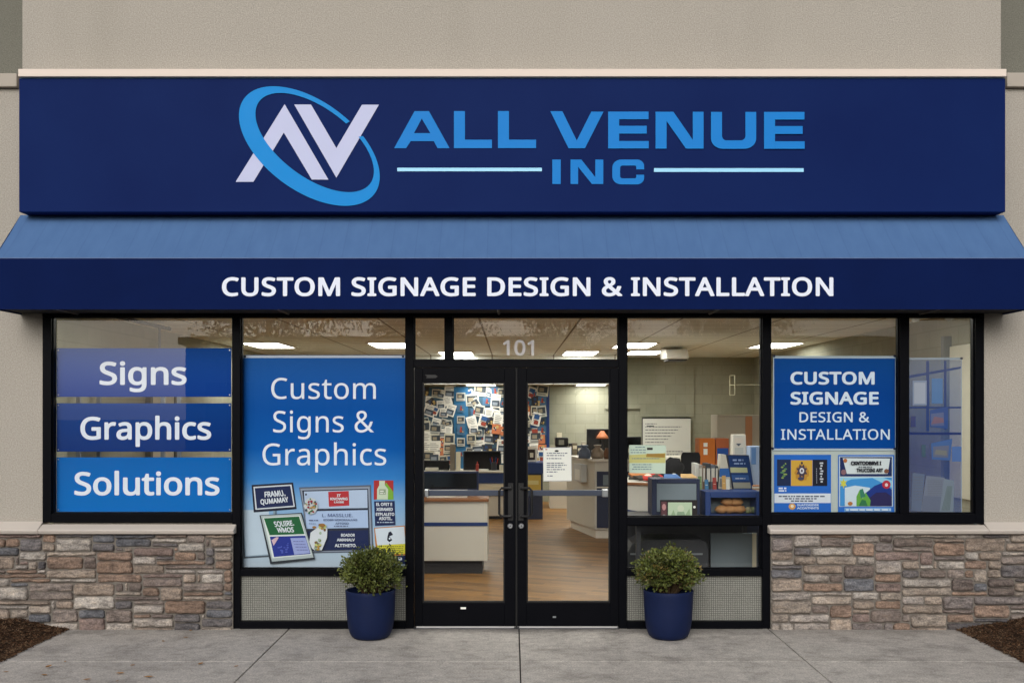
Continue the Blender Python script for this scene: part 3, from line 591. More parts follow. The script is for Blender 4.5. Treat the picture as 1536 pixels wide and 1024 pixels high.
mb = MB(); mb.box(PX(1507, 0), 12, -0.05, 0.42, zL - .01, PZ(109, -.05), 'trim_dim'); mb.build('wall_ledge', bld, bevel=.006)
mb = MB(); Yc = -0.20
mb.box(PX(27, Yc), PX(1510, Yc), Yc, -0.001, PZ(115, Yc), PZ(103.5, Yc), 'cornice_paint'); mb.build('cornice', bld, bevel=.005)
mb = MB(); mb.box(PX(78, 0), PX(349, 0), 0.02, 0.12, -0.1, PZ(784, 0), 'stucco'); mb.build('knee_wall', bld)
mb = MB(); mb.box(PX(1156, 0), PX(1462, 0), 0.02, 0.12, -0.1, PZ(786, 0), 'stucco'); mb.build('knee_wall', bld)
mb = MB(); mb.box(-12, 12, 0.6, 14, 4.0, 4.3, 'roof_far'); mb.build('roof', bld)
# shop shell
mb = MB(); mb.box(RXL - .1, RXL, 0.121, RYB, 0, RH + .1, 'block_wall'); mb.build('inner_side_wall', bld)
mb = MB(); mb.box(RXR, RXR + .1, 0.121, RYB, 0, RH + .1, 'block_wall'); mb.build('inner_side_wall', bld)
mb = MB(); mb.box(RXL - .1, RXR + .1, RYB, RYB + .1, 0, RH + .1, 'block_wall'); mb.build('inner_back_wall', bld)
mb = MB(); mb.box(PX(620, 11.5), PX(931, 11.5), 11.5, RYB - .001, 2.385, RH - .002, 'ceiling_tile'); mb.build('soffit', bld)
mb = MB(); mb.box(1.9, 2.62, 12.43, RYB - .001, 1.9, RH - .002, 'block_wall'); mb.box(2.62, 3.72, 12.46, RYB - .001, 1.74, RH - .002, 'block_wall'); mb.build('wall_panel', bld)
mb = MB(); mb.box(RXL, RXR, 0.121, RYB, RH, RH + .1, 'ceiling_tile')
struct(mb.build('ceiling'), 'cream tiled shop ceiling with lit panels', 'ceiling')
mb = MB(); mb.box(RXL, RXR, 0.10, RYB, -0.1, 0.003, 'plank_floor')
struct(mb.build('floor'), 'brown wood plank floor inside the shop', 'floor')

# ---- storefront framing
YF, YB = -0.018, 0.09
def fbox(mb, x0, x1, y0, y1, ya=YF, yb=YB, m='frame_black'):
    mb.box(PX(x0, 0), PX(x1, 0), ya, yb, PZ(y1, 0), PZ(y0, 0), m)
def member(name, x0, x1, y0, y1, ya=YF, yb=YB):
    mb = MB(); fbox(mb, x0, x1, y0, y1, ya, yb); return mb.build(name, bld, bevel=0.003)
member('head_rail', 65, 1475, 464, 475)
for x0, x1, y1 in ((65, 78, 783), (349, 361, 942), (609, 621, 942), (928, 940, 942), (1143, 1156, 942), (1349, 1363, 770), (1462, 1475, 785)):
    member('mullion', x0, x1, 475.05, y1)
member('mullion', 668, 679, 475.05, 540)
member('sill_rail', 78.05, 349, 769.5, 783)
member('sill_rail', 1156, 1462, 770.05, 785)
member('transom_bar', 621, 928, 540.05, 551, YF, YB)
for a, b in ((361, 609), (940, 1143)):
    member('cross_bar', a, b, 853, 863); member('bottom_rail', a, b, 930.5, 942, -0.03, YB)
member('cross_bar', 940, 1143, 775, 787)
mb = MB(); fbox(mb, 621, 928, 940.3, 942.5, -0.04, 0.12, 'dark_grey'); mb.build('threshold', bld)

YG = 0.045
def window(x0, x1, y0, y1, name='window'):
    w = MB(); q = 1.6                                   # glazing bead around the pane
    for a, b, c, d in ((x0, x0+q, y0, y1), (x1-q, x1, y0, y1), (x0+q, x1-q, y0, y0+q), (x0+q, x1-q, y1-q, y1)):
        fbox(w, a, b, c, d, 0.012, 0.06)
    w = w.build(name, bld)
    p = MB(); p.poly([(PX(x0+q, 0), YG, PZ(y1-q, 0)), (PX(x1-q, 0), YG, PZ(y1-q, 0)), (PX(x1-q, 0), YG, PZ(y0+q, 0)), (PX(x0+q, 0), YG, PZ(y0+q, 0))], 'glass')
    p.build('pane', w); return w
window(78, 349, 475, 769.5); window(361, 609, 475, 853); window(621, 668, 475, 540, 'transom_window'); window(679, 928, 475, 540, 'transom_window')
window(940, 1143, 475, 775); window(940, 1143, 787, 853); window(1156, 1349, 475, 770); window(1363, 1462, 475, 770)
for a, b in ((361, 609), (940, 1143)):
    mb = MB(); fbox(mb, a, b, 863, 930.5, 0.02, 0.06, 'woven_screen'); mb.build('screen_panel', bld)

# ---- the two door leaves
def door(x0, x1, g0, g1, left):
    d = MB(); ya, yb = -0.012, 0.034
    for a, b in ((x0, g0), (g1, x1)): fbox(d, a, b, 551.6, 938, ya, yb)
    fbox(d, g0, g1, 551.6, 573, ya, yb); fbox(d, g0, g1, 903, 938, ya, yb)
    d = d.build('door', bld, bevel=0.003)
    p = MB(); p.poly([(PX(g0, 0), 0.012, PZ(903, 0)), (PX(g1, 0), 0.012, PZ(903, 0)), (PX(g1, 0), 0.012, PZ(573, 0)), (PX(g0, 0), 0.012, PZ(573, 0))], 'glass'); p.build('pane', d)
    b = MB(); q = 2.0
    for a0, a1, c0, c1 in ((g0, g0+q, 573, 903), (g1-q, g1, 573, 903), (g0+q, g1-q, 573, 573+q), (g0+q, g1-q, 903-q, 903)): fbox(b, a0, a1, c0, c1, -0.004, 0.03, 'black_rubber')
    b.build('gasket', d)
    s = MB(); fbox(s, x0+3, x1-2, 938.1, 940.2, -0.022, 0.03, 'sweep_metal'); s.build('sweep', d)
    # pull handle: a square-cornered bow standing off the inner stile
    xa, xb = (766, 749) if left else (781.5, 797.5)
    h = MB(); st = -0.055
    X = lambda p: PX(p, 0)
    zt, zb = PZ(731, 0), PZ(773, 0)
    pts = [(X(xa), -0.014, zt), (X(xa), st, zt), (X(xb) - (0.02 if not left else -0.02), st, zt), (X(xb), st, zt - .02), (X(xb), st, zb + .02), (X(xb) - (0.02 if not left else -0.02), st, zb), (X(xa), st, zb), (X(xa), -0.014, zb)]
    h.tube(pts, 0.011, 'black_plastic', 10)
    h.box(X(xa) - .022, X(xa) + .022, -0.02, -0.0125, zb - .04, zt + .04, 'black_plastic')
    h.build('pull_handle', d, smooth=False, bevel=0)
    k = MB(); cx = 765.2 if left else 781.8
    k.lathe((0, 0, 0), [(0.0235, 0), (0.0235, .006), (0.019, .012), (0.012, .012)], 'steel', 24)
    kx, kz = X(cx), PZ(788, 0); k.v = [(kx + v[0], -0.012 - v[2], kz + v[1]) for v in k.v]
    k.box(kx - .003, kx + .003, -0.027, -0.0245, kz - .007, kz + .007, 'black_plastic'); k.build('lock_cylinder', d)
    # panic bar on the room side
    u = MB(); b0, b1 = (640, 757) if left else (782, 915)
    fbox(u, b0, b1, 736, 744.5, 0.075, 0.11, 'bar_metal')
    e0, e1 = (636, 642) if left else (904, 913)
    fbox(u, e0, e1, 734.5, 745.5, 0.036, 0.12, 'steel'); fbox(u, 755 if left else 781, 762 if left else 788, 737, 750 if left else 745, 0.036, 0.10, 'steel')
    u.build('push_bar', d, bevel=.004)
    return d
dl = door(622, 773.2, 634, 757, True); dr = door(776, 928, 790, 915, False)
mb = MB(); fbox(mb, 773.2, 776, 551.6, 940, 0.0, 0.03, 'black_rubber'); mb.build('meeting_seal', bld)
mb = MB(); mb.prism([(PX(x, 0), PZ(y, 0)) for x, y in ((637, 562), (653, 562), (657, 564.5), (653, 567), (639, 567), (641, 564.5))], -0.017, -0.0125, 'black_plastic'); mb.build('pivot_cap', dl)
mb = MB(); fbox(mb, 691, 699, 909.5, 912.5, -0.0145, -0.0125, 'paper'); mb.build('sticker', dl)
mb = MB(); fbox(mb, 829, 834, 923, 925.5, -0.0135, -0.0125, 'grey_plastic'); mb.build('scuff_plate', dr)
for x, y in ((912, 551.6), (930.5, 605)):
    pass

# ---- stone walls with their sloping caps
PAL = [(142,131,123), (120,109,103), (160,149,137), (138,118,104), (106,107,111), (172,165,156), (146,124,108), (130,122,118), (154,141,128), (98,95,96), (138,121,114), (166,158,149), (122,111,104), (152,138,125), (162,154,146), (112,108,108)]
def ledge_wall(x0, x1, zt, z0, yface, label, seed):
    r = random.Random(seed)
    t = thing('stone_wall', label, 'stone wall', ((x0+x1)/2, yface, 0))
    core = MB(); core.box(x0, x1, yface + 0.004, -0.0005, z0, zt - .002, 'mortar'); core.build('mortar_bed', t)
    g = 0.0385; nz = int(round((zt - z0)/g)); nx = int(round((x1 - x0)/g)); gx = (x1-x0)/nx; gz = (zt-z0)/nz
    used = [[False]*nx for _ in range(nz)]
    mb = MB(); n = 0
    for j in range(nz):
        for i in range(nx):
            if used[j][i]: continue
            h = r.choice([1, 1, 1, 2, 2, 2, 2, 2, 3, 3]); w = r.randint(4, 11) if h < 3 else r.randint(4, 9)
            if h == 1: w = r.randint(4, 11)
            if r.random() < .10: w = r.randint(1, 3); h = min(h, 2)
            h = min(h, nz - j)
            a = 0
            while a < w and i + a < nx and not used[j][i+a]: a += 1
            w = a
            rest = 0
            while i + w + rest < nx and not used[j][i+w+rest]: rest += 1
            if rest in (1,): w += rest
            while any(used[j+q][i+p] for q in range(h) for p in range(w)): h -= 1
            for q in range(h):
                for p in range(w): used[j+q][i+p] = True
            n += 1
            sx0, sx1 = x0 + i*gx, x0 + (i+w)*gx; sz0, sz1 = z0 + j*gz, z0 + (j+h)*gz
            m_ = 0.0034; sx0 += m_*r.uniform(.5, 1.3); sx1 -= m_*r.uniform(.5, 1.3); sz0 += m_*r.uniform(.4, 1.2); sz1 -= m_*r.uniform(.4, 1.2)
            c = r.choice(PAL); k = r.uniform(.86, 1.14); mb.tint = tuple(lin(v)*k for v in c); base = mb.tint
            W, Hh = sx1 - sx0, sz1 - sz0
            def cuts(L, step):
                step *= .75
                e = [0, .006, .014]; m = max(1, int((L - .028)/step)); e += [.014 + (L - .028)*q/m for q in range(1, m)]
                return e + [L - .014, L - .006, L]
            cu, cv = cuts(W, 0.017), cuts(Hh, 0.014)
            dep = r.uniform(0.012, 0.030); tlt = r.uniform(-.06, .06); tlx = r.uniform(-.03, .03); so = r.uniform(0, 99)
            ids = []
            for v in cv:
                row = []
                for u in cu:
                    e = min(u, W-u, v, Hh-v)
                    cr = max(0, .016 - min(u, W-u)) * max(0, .016 - min(v, Hh-v)) / .016**2     # rounded corners
                    x = sx0 + u; z = sz0 + v
                    wob = 0.007*noise.noise(Vector((x*16, z*16, so)))
                    x += wob; z += 0.0065*noise.noise(Vector((x*15+40, z*16, so)))
                    x += (W/2 - u)*0.25*cr*min(1, .06/W); z += (Hh/2 - v)*0.35*cr
                    ef = min(1, e/.014)**.5
                    q = Vector((x*14, z*30, so)); sk = Vector(((x + z*.7)*26, (z - x*.25)*44, so)); ch = noise.noise(q)*0.012 + abs(noise.noise(q*2.1))*0.010 - abs(noise.noise(sk))*0.013 + noise.noise(sk*2.7)*0.004
                    d = (dep + ch + (v - Hh/2)*tlt + (u - W/2)*tlx)*ef - 0.008*(1-ef)
                    kk = 1 + 0.5*noise.noise(Vector((x*6+9, z*9, so))) 
                    mb.tint = tuple(b_*(0.60 + .50*kk) for b_ in base) if e > .003 else tuple(b_*.62 for b_ in base)
                    row.append(mb.vert((x, yface - d, z)))
                ids.append(row)
            for a_ in range(len(cv)-1):
                for b_ in range(len(cu)-1): mb.face((ids[a_][b_], ids[a_][b_+1], ids[a_+1][b_+1], ids[a_+1][b_]), 'ledge_stone')
    mb.tint = None
    o = mb.build('stone_facing', t, smooth=True)
    return t
zcap = PZ(801, -0.07)
wl = ledge_wall(-5.4, PX(349, -0.05), zcap, -0.02, -0.045, 'multicoloured ledge stone wall below the left window beside the dark mulch', 5)
wr = ledge_wall(PX(1156.5, -0.05), 5.4, zcap, -0.02, -0.045, 'multicoloured ledge stone wall below the right windows, right of the planter', 23)
for t, x0, xw, x1 in ((wl, -5.4, xL, PX(351, -.1)), (wr, PX(1154.5, -.1), xR, 5.4)):
    yf = -0.115; zt_ = PZ(794.5, yf); zb_ = PZ(801, yf)
    mb = MB(); prof = lambda zr, yr: [(yf, zb_ + .003), (yf + .006, zt_ + .003), (yr, zr), (yr, zcap), (yf + .02, zcap)]
    if t is wl:
        mb.extx([(yf + .016, zb_), (yf, zt_ - .006), (yf + .005, zt_), (-0.0005, PZ(781, 0)), (-0.0005, zb_)], x0, xw, 'cast_stone')
        mb.extx([(yf + .016, zb_), (yf, zt_ - .006), (yf + .005, zt_), (-0.0185, PZ(785.5, -.0185)), (-0.0185, zb_)], xw + .001, x1, 'cast_stone')
    else:
        mb.extx([(yf + .016, zb_), (yf, zt_ - .006), (yf + .005, zt_), (-0.0185, PZ(786.5, -.0185)), (-0.0185, zb_)], x0, xw - .001, 'cast_stone')
        mb.extx([(yf + .016, zb_), (yf, zt_ - .006), (yf + .005, zt_), (-0.0005, PZ(782, 0)), (-0.0005, zb_)], xw, x1, 'cast_stone')
    mb.build('cap_ledge', t, bevel=.006)

# =================================================================== MAIN SIGN
YS = -0.17
sg = thing('shop_sign', 'long navy sign box with a white and blue monogram and wide blue lettering', 'shop sign', (PX(768, YS), YS, PZ(318, YS)))
mb = MB(); mb.box(PX(28.3, YS), PX(1508.3, YS), YS, -0.002, PZ(318, YS), PZ(117.6, YS), 'sign_navy'); mb.build('sign_box', sg, bevel=.006)
mb = MB(); mb.box(PX(30, YS), PX(1507, YS), YS + .006, -0.02, PZ(117.5, YS), PZ(115.9, YS), 'sign_line'); mb.build('top_flashing', sg)
a1 = (340, 110, 3.335); a2 = (800, 110, 3.335)
lg = Flat(YS - .004, a1)
lg.pg([(45, 543), (134, 543), (196, 441), (142, 387)], 'sign_pale')
lg.pg([(180, 332), (290, 155), (286, 297), (228, 393)], 'sign_pale'); lg.pg([(290, 155), (509, 532), (426, 532), (286, 297)], 'sign_pale')
lg.pg([(338, 157), (422, 157), (549, 375), (549, 523)], 'sign_pale'); lg.pg([(549, 375), (677, 158), (762, 158), (549, 523)], 'sign_pale')
lg.build('monogram', sg)
lg2 = Flat(YS - .007, a1)
def ell(cx, cy, a, b, th, ang):
    """distance along the ray 'ang' from (415,365) to the ellipse"""
    best = None
    dx, dy = math.cos(ang), math.sin(ang); ct, st = math.cos(th), math.sin(th)
    ox, oy = 415 - cx, 365 - cy
    px_, py_ = (ox*ct + oy*st)/a, (-ox*st + oy*ct)/b; qx, qy = (dx*ct + dy*st)/a, (-dx*st + dy*ct)/b
    A_ = qx*qx + qy*qy; B_ = 2*(px_*qx + py_*qy); C_ = px_*px_ + py_*py_ - 1
    return (-B_ + math.sqrt(B_*B_ - 4*A_*C_))/(2*A_)
N_ = 150; a_start = math.atan2(315-365, 683-415); a_end = math.atan2(240-365, 620-415) + 2*math.pi
prev = None; lg2.y -= .0004
for i in range(N_ + 1):
    an = a_start + (a_end - a_start)*i/N_
    ro = ell(414.5, 365.5, 403.5, 224, R(36), an); ri = ell(441, 348, 345, 173, R(36.4), an)
    f = min(1, i/12, (N_ - i)/8); ri = ro - max((ro - ri), 4)*(0.35 + .65*min(1, f)) if ro - ri > 30 else ro - max(ro - ri, 4)
    po = (415 + ro*math.cos(an), 365 + ro*math.sin(an)); pi_ = (415 + ri*math.cos(an), 365 + ri*math.sin(an))
    if prev:
        lg2.poly([(PX(x, YS), lg2.y, PZ(y, YS)) for x, y in (lg2.P(prev[0]), lg2.P(prev[1]), lg2.P(pi_), lg2.P(po))][::-1], 'sign_cyan')
    prev = (po, pi_)
lg2.build('swoosh', sg)
def polys(name, tr, lst, m):
    f = Flat(YS - .004, tr)
    for p in lst: f.pg(p, m)
    return f.build(name, sg)
A = lambda: None
f = Flat(YS - .004, a1)
def T(*ps, m='sign_blue', tr=None):
    if tr: f.tr = tr
    for p in ps: f.pg(p, m)
T([(838,375),(940,190),(976,190),(976,227),(937,300),(921,340),(898,375)], [(976,190),(1012,190),(1115,375),(1055,375),(1036,340),(1019,300),(976,227)], [(921,340),(937,300),(1019,300),(1036,340)])
T([(1137,190),(1192,190),(1192,375),(1137,375)], [(1192,333),(1327,333),(1327,375),(1192,375)])
T([(1357,190),(1412,190),(1412,375),(1357,375)], [(1412,333),(1548,333),(1548,375),(1412,375)])
f.tr = a2
T([(85,191),(145,191),(217,337),(217,376),(176,376)], [(217,337),(290,193),(351,193),(258,376),(217,376)])
def letE(x, y):
    T([(x,y),(x+55,y),(x+55,y+184),(x,y+184)], [(x+55,y),(x+202,y),(x+202,y+38),(x+55,y+38)], [(x+55,y+71),(x+193,y+71),(x+193,y+110),(x+55,y+110)], [(x+55,y+147),(x+203,y+147),(x+203,y+184),(x+55,y+184)])
letE(374, 193)
T([(611,194),(666,194),(666,378),(611,378)], [(666,194),(700,194),(797,334),(797,378),(763,378),(666,240)], [(797,194),(851,194),(851,378),(797,378)])
def arc(cx, cy, rx, ry, a0, a1_, n=10): return [(cx + rx*math.cos(R(a0 + (a1_-a0)*i/n)), cy + ry*math.sin(R(a0 + (a1_-a0)*i/n))) for i in range(n+1)]
def strip(o, i_, m='sign_blue'):
    for k in range(len(o) - 1): f.y += .0004; f.pg([o[k], o[k+1], i_[k+1], i_[k]], m)
    f.y -= .0004
strip([(888,195)] + arc(946, 326, 58, 53, 180, 90) + arc(1056, 326, 58, 53, 90, 0) + [(1114,195)], [(943,195)] + arc(965, 313, 22, 24, 180, 90) + arc(1038, 313, 22, 24, 90, 0) + [(1060,195)])
letE(1153, 195)
f.build('lettering', sg)
f = Flat(YS - .004, a2)
T([(95,432),(137,432),(137,554),(95,554)])
T([(186,432),(224,432),(224,554),(186,554)], [(224,432),(240,432),(310,520),(310,554),(293,554),(224,468)], [(310,432),(350,432),(350,554),(310,554)])
strip([(554,481)] + arc(519, 464, 35, 32, 0, -90) + arc(440, 472, 45, 40, -90, -180) + arc(440, 516, 45, 40, 180, 90) + arc(519, 524, 35, 32, 90, 0) + [(554,508)],
      [(515,481)] + arc(507, 471, 8, 9, 0, -90) + arc(447, 473, 13, 11, -90, -180) + arc(447, 515, 13, 11, 180, 90) + arc(507, 517, 8, 9, 90, 0) + [(515,508)])
f.build('lettering', sg)
f = Flat(YS - .004); f.rc(595.8, 251.8, 812.8, 257, 'sign_line'); f.build('rule_line', sg)
f = Flat(YS - .004); f.rc(981, 252.4, 1205.5, 258, 'sign_line'); f.build('rule_line', sg)

# =================================================================== AWNING
YA = -0.48; zW = 3.535; zT = PZ(388.5, YA); zB = PZ(464, YA); xa0, xa1 = -4.212, 4.212
aw = thing('awning', 'blue fabric awning with a navy valance lettered in white above the storefront', 'awning', (0, YA, zB))
mb = MB(); nx = 88
for i in range(nx):
    for j in range(6):
        def pt(i, j):
            x = xa0 + (xa1-xa0)*i/nx; u = j/6; sag = -0.018*math.sin(math.pi*u)*(0.7 + .3*math.sin(i*1.9))
            return (x, -0.003 + (YA + .003)*u, zW + (zT - zW)*u + sag)
        mb.poly([pt(i, j), pt(i, j+1), pt(i+1, j+1), pt(i+1, j)], 'awning_fabric')
for x, s_ in ((xa0, 1), (xa1, -1)):
    q = [(x, -0.003, zW), (x, -0.003, zT), (x, YA, zT)]; mb.poly(q if s_ > 0 else q[::-1], 'awning_fabric')
mb.build('canopy', aw)
mb = MB()
mb.box(xa0, xa1, YA - .004, YA + .01, zB, zT + .004, 'awning_navy')
for x0, x1 in ((xa0, xa0 + .012), (xa1 - .012, xa1)): mb.box(x0, x1, YA + .0105, -0.003, zB, zT - .001, 'awning_navy')
mb.build('valance', aw)
mb = MB(); mb.box(xa0 + .012, xa1 - .012, YA - .0062, YA - .002, zT + .0045, zT + .010, 'awning_piping'); mb.build('piping', aw)
mb = MB(); mb.box(xa0 + .014, xa1 - .014, YA + .014, -0.004, zB + .012, zB + .03, 'awning_under')
for i in range(5): x = xa0 + .5 + i*1.8; mb.tube([(x, -.004, zB + .009), (x, YA + .02, zB + .009)], .012, 'dark_grey')
mb.build('soffit_panel', aw)
for k in range(5): f = Flat(YA - .0045); f.tx('CUSTOM SIGNAGE DESIGN & INSTALLATION', 333, 1250, 416, 444, 'letter_white', bold=0.020, track=0.018, word=k); f.build('lettering', aw)

# =================================================================== WINDOW SIGNS (behind the glass)
def sign(name, label, cat, x0, x1, y1, Y, group=None):
    return thing(name, label, cat, (PX((x0+x1)/2, Y), Y, PZ(y1, Y)), group)
gradient('ban_a', [(0, (2, 56, 140)), (1, (16, 72, 152))], PZ(595, .07), PZ(522, .07))
gradient('ban_b', [(0, (0, 46, 118)), (1, (4, 60, 134))], PZ(677, .07), PZ(604, .07))
gradient('ban_c', [(0, (0, 108, 194)), (1, (0, 96, 178))], PZ(767, .07), PZ(685, .07))
for nm, lab, y0, y1, mt, tx in (('a', 'medium blue window banner, topmost of the three stacked in the left window', 522, 595, 'ban_a', ('Signs', 149.3, 280, 542.5, 577)),
                          ('b', 'dark navy window banner, middle one of the three in the left window', 604.5, 677, 'ban_b', ('Graphics', 120.6, 316.8, 625, 659)),
                          ('c', 'bright blue window banner, lowest of the three in the left window', 685.5, 767, 'ban_c', ('Solutions', 111.6, 329.4, 707.5, 742.3))):
    Y = 0.075; s_ = sign('window_banner', lab, 'window sign', 85, 347, y1, Y, 'stacked banners in the left window')
    p = MB(); p.box(PX(85, Y), PX(347, Y), Y, Y + .003, PZ(y1, Y), PZ(y0, Y), mt); p.build('panel', s_)
    f = Flat(Y - .0005); f.tx(tx[0], tx[1], tx[2], tx[3], tx[4], 'letter_white', bold=0.016); f.build('lettering', s_)
    for px, py in ((87.5, y0+3), (344.5, y0+3), (87.5, y1-3), (344.5, y1-3)):
        f = Flat(Y - .0005); f.el(px, py, 1.1, 1.1, 'steel', 10); f.build('screw', s_)

# tall gradient banner of the second window
Y = 0.105
gradient('ban_tall', [(0.0, (172, 186, 200)), (0.10, (172, 192, 212)), (0.30, (128, 172, 216)), (0.42, (50, 126, 200)), (0.56, (5, 88, 172)), (0.75, (3, 78, 160)), (1.0, (30, 90, 166))], PZ(853, Y), PZ(533, Y))
tb = sign('window_banner', 'tall blue gradient banner with printed sign samples in the second window', 'window sign', 363, 608, 853, Y)
p = MB(); p.box(PX(361.5, Y), PX(608.5, Y), Y, Y + .003, PZ(854, Y), PZ(532.5, Y), 'ban_tall'); p.build('panel', tb)
f = Flat(Y - .0006); f.rc(362, 533, 608, 536.6, 'ink_196_206_220'); f.build('hanging_rail', tb)
for px in (367.5, 604.5): f = Flat(Y - .0016); f.el(px, 534.6, 1.8, 1.8, 'ink_40_44_54', 12); f.build('grommet', tb)
f = Flat(Y - .0006)
for st, x0, x1, yt, yb in (('Custom', 406.9, 563.8, 566.8, 598), ('Signs &', 409.7, 561, 616.2, 648), ('Graphics', 393.8, 579.4, 665, 697.3)):
    for k in range(st.count(' ') + 1): f = Flat(Y - .0006); f.tx(st, x0, x1, yt, yb, 'letter_white', .002, track=.01, word=k); f.build('lettering', tb)
z1 = (340, 700, 5.12)
NV, GR, LB, WH = 'ink_16_32_78', 'ink_22_92_52', 'ink_176_194_222', 'ink_214_220_230'
f = Flat(Y - .0006, z1)                                            # plain pale board at the back
f.pg([(132, 702), (330, 690), (325, 330), (118, 330)], 'ink_70_80_92'); f.pg([(142, 688), (330, 676), (325, 330), (122, 330)], 'ink_150_172_192'); f.pg([(150, 680), (330, 668), (325, 330), (128, 330)], 'ink_186_204_222')
f.build('printed_sign', tb)
f = Flat(Y - .0036, z1)
f.rc(358, 285, 386, 372, 'ink_96_120_140'); f.rc(360, 285, 368, 372, 'ink_150_170_184')
f.pg([(208, 348), (538, 322), (510, 118), (192, 138)], 'ink_18_24_44'); f.pg([(222, 328), (524, 305), (498, 134), (206, 152)], 'ink_206_212_224'); f.pg([(232, 318), (514, 296), (489, 144), (216, 162)], NV)
f.tx('FRAMU.', 0, 0, 0, 0, WH, .03, [(292, 232), (455, 222), (440, 176), (290, 190)]); f.tx('QUMAMAY', 0, 0, 0, 0, WH, .03, [(262, 288), (478, 268), (470, 228), (258, 248)])
f.build('printed_sign', tb)
f = Flat(Y - .0036, z1)                                            # big framed sheet
f.pg([(645, 662), (1128, 652), (1108, 138), (556, 156)], 'ink_84_92_108'); f.pg([(645, 652), (1118, 643), (1098, 150), (566, 166)], 'ink_138_148_166'); f.pg([(640, 646), (1104, 636), (1086, 166), (580, 180)], 'ink_38_44_62')
f.pg([(602, 322), (1082, 314), (1080, 174), (594, 188)], LB); f.pg([(612, 474), (1088, 466), (1084, 330), (604, 340)], 'ink_168_190_226'); f.pg([(660, 638), (1090, 630), (1088, 484), (616, 494)], NV)
f.pg([(786, 304), (942, 296), (938, 183), (780, 190)], 'ink_176_44_52'); f.tx('IT', 848, 876, 208, 228, WH, .03); f.tx('KNOWRG', 796, 930, 234, 254, WH, .03); f.tx('LNIBE', 826, 902, 262, 276, WH, .03)
f.tx('L. MASSLUE.', 735, 968, 358, 382, 'ink_40_58_112', 0); f.tx('EOOBR WERORAAUURS', 745, 1004, 398, 412, 'ink_70_82_122', .01); f.tx('APTOSO', 836, 938, 424, 440, 'ink_70_82_122', .01); f.scrib(826, 936, 456, 7, 'ink_90_100_136', 1); f.scrib(634, 704, 412, 8, 'ink_90_100_136', 2); f.scrib(634, 690, 436, 5, 'ink_110_120_150', 3)
f.tx('BOADOR', 880, 986, 510, 532, WH, .03); f.tx('AMANALV', 848, 986, 546, 568, WH, .03); f.tx('ALTTHETO.', 832, 1000, 588, 612, WH, .03)
f.el(650, 298, 52, 64, 'ink_196_202_206', 20, .05); r = random.Random(4)
for i in range(34):
    a, q = r.uniform(0, 6.28), math.sqrt(r.random()); f.el(650 + 44*q*math.cos(a), 298 + 56*q*math.sin(a), r.uniform(5, 11), r.uniform(5, 12), r.choice(['ink_150_40_58', 'ink_48_110_72', 'ink_206_210_206', 'ink_120_60_70', 'ink_180_150_90', 'ink_60_72_90']), 9)
f.pg([(680, 636), (735, 636), (775, 540), (778, 470), (740, 440), (690, 470), (650, 500), (640, 570), (660, 620)], 'ink_206_212_220')
for i in range(30):
    v = r.random(); f.el(745 - 45*v + r.uniform(-24, 24), 440 + 190*v, r.uniform(7, 14), r.uniform(6, 13), r.choice(['ink_176_140_66', 'ink_118_132_80', 'ink_150_170_150', 'ink_120_88_56', 'ink_190_196_120', 'ink_96_116_104']), 9)
f.el(680, 458, 16, 10, 'ink_150_110_60', 12); f.el(740, 442, 24, 14, 'ink_150_106_52', 12)
f.el(617, 208, 7, 9, 'ink_40_44_60', 10)
f.build('printed_sign', tb)
f = Flat(Y - .030, z1)                                             # green and blue sign, in front
f.y = f.Y = Y - .028
f.pg([(335, 744), (678, 708), (578, 350), (252, 370)], 'ink_40_46_54'); f.pg([(348, 726), (668, 694), (570, 358), (262, 374)], 'ink_168_180_184'); f.pg([(352, 700), (652, 672), (560, 372), (280, 388)], 'ink_214_222_222')
f.pg([(330, 523), (598, 514), (556, 379), (286, 393)], GR); f.pg([(364, 690), (646, 666), (604, 526), (332, 534)], 'ink_30_48_140'); f.pg([(520, 672), (640, 660), (606, 542), (490, 545)], 'ink_150_162_214')
f.tx('SQUIRE.', 0, 0, 0, 0, WH, .025, [(372, 460), (520, 448), (510, 408), (358, 418)]); f.tx('WMOS', 0, 0, 0, 0, WH, .03, [(392, 502), (520, 500), (512, 460), (384, 466)])
f.pg([(362, 604), (402, 540), (385, 536), (345, 560)], 'ink_206_176_190')
for i in range(4): f.scrib(512 + i*9, 598 + i*9, 572 + i*22, 5, 'ink_96_104_160', 20 + i)
for i in range(12): f.el(430 + r.uniform(-45, 50), 620 + r.uniform(-40, 38), r.uniform(5, 12), r.uniform(4, 9), 'ink_70_86_180', 8)
f.build('printed_sign', tb)
f = Flat(Y - .0036, z1)
f.rc(1130, 103, 1280, 250, 'ink_168_44_44'); f.pg([(1150, 250), (1282, 250), (1280, 190), (1225, 120)], 'ink_120_168_56'); f.pg([(1155, 248), (1238, 248), (1240, 170), (1215, 140), (1215, 106), (1172, 106), (1172, 140), (1155, 172)], 'ink_196_208_186'); f.rc(1172, 170, 1222, 212, 'ink_140_156_130'); f.scrib(1178, 1216, 190, 9, 'ink_226_226_220', 5); f.scrib(1178, 1216, 206, 7, 'ink_226_226_220', 6)
f.build('printed_sign', tb)
f = Flat(Y - .0036, z1)
f.pg([(1140, 452), (1297, 445), (1290, 260), (1132, 263)], NV)
for st, y, x0, x1 in (('EL OFET E', 298, 1148, 1272), ('XGRAMED', 336, 1150, 1276), ('ETPLALETO', 374, 1146, 1288), ('ASOTIL.', 406, 1170, 1272)): f.tx(st, x0, x1, y - 24, y, WH, .03)
f.scrib(1156, 1286, 428, 8, 'ink_170_184_210', 8); f.build('printed_sign', tb)
f = Flat(Y - .0036, z1)
f.pg([(1160, 745), (1378, 745), (1378, 678), (1156, 684)], NV); f.el(1250, 706, 26, 14, WH, 14); f.el(1332, 704, 15, 15, WH, 14)
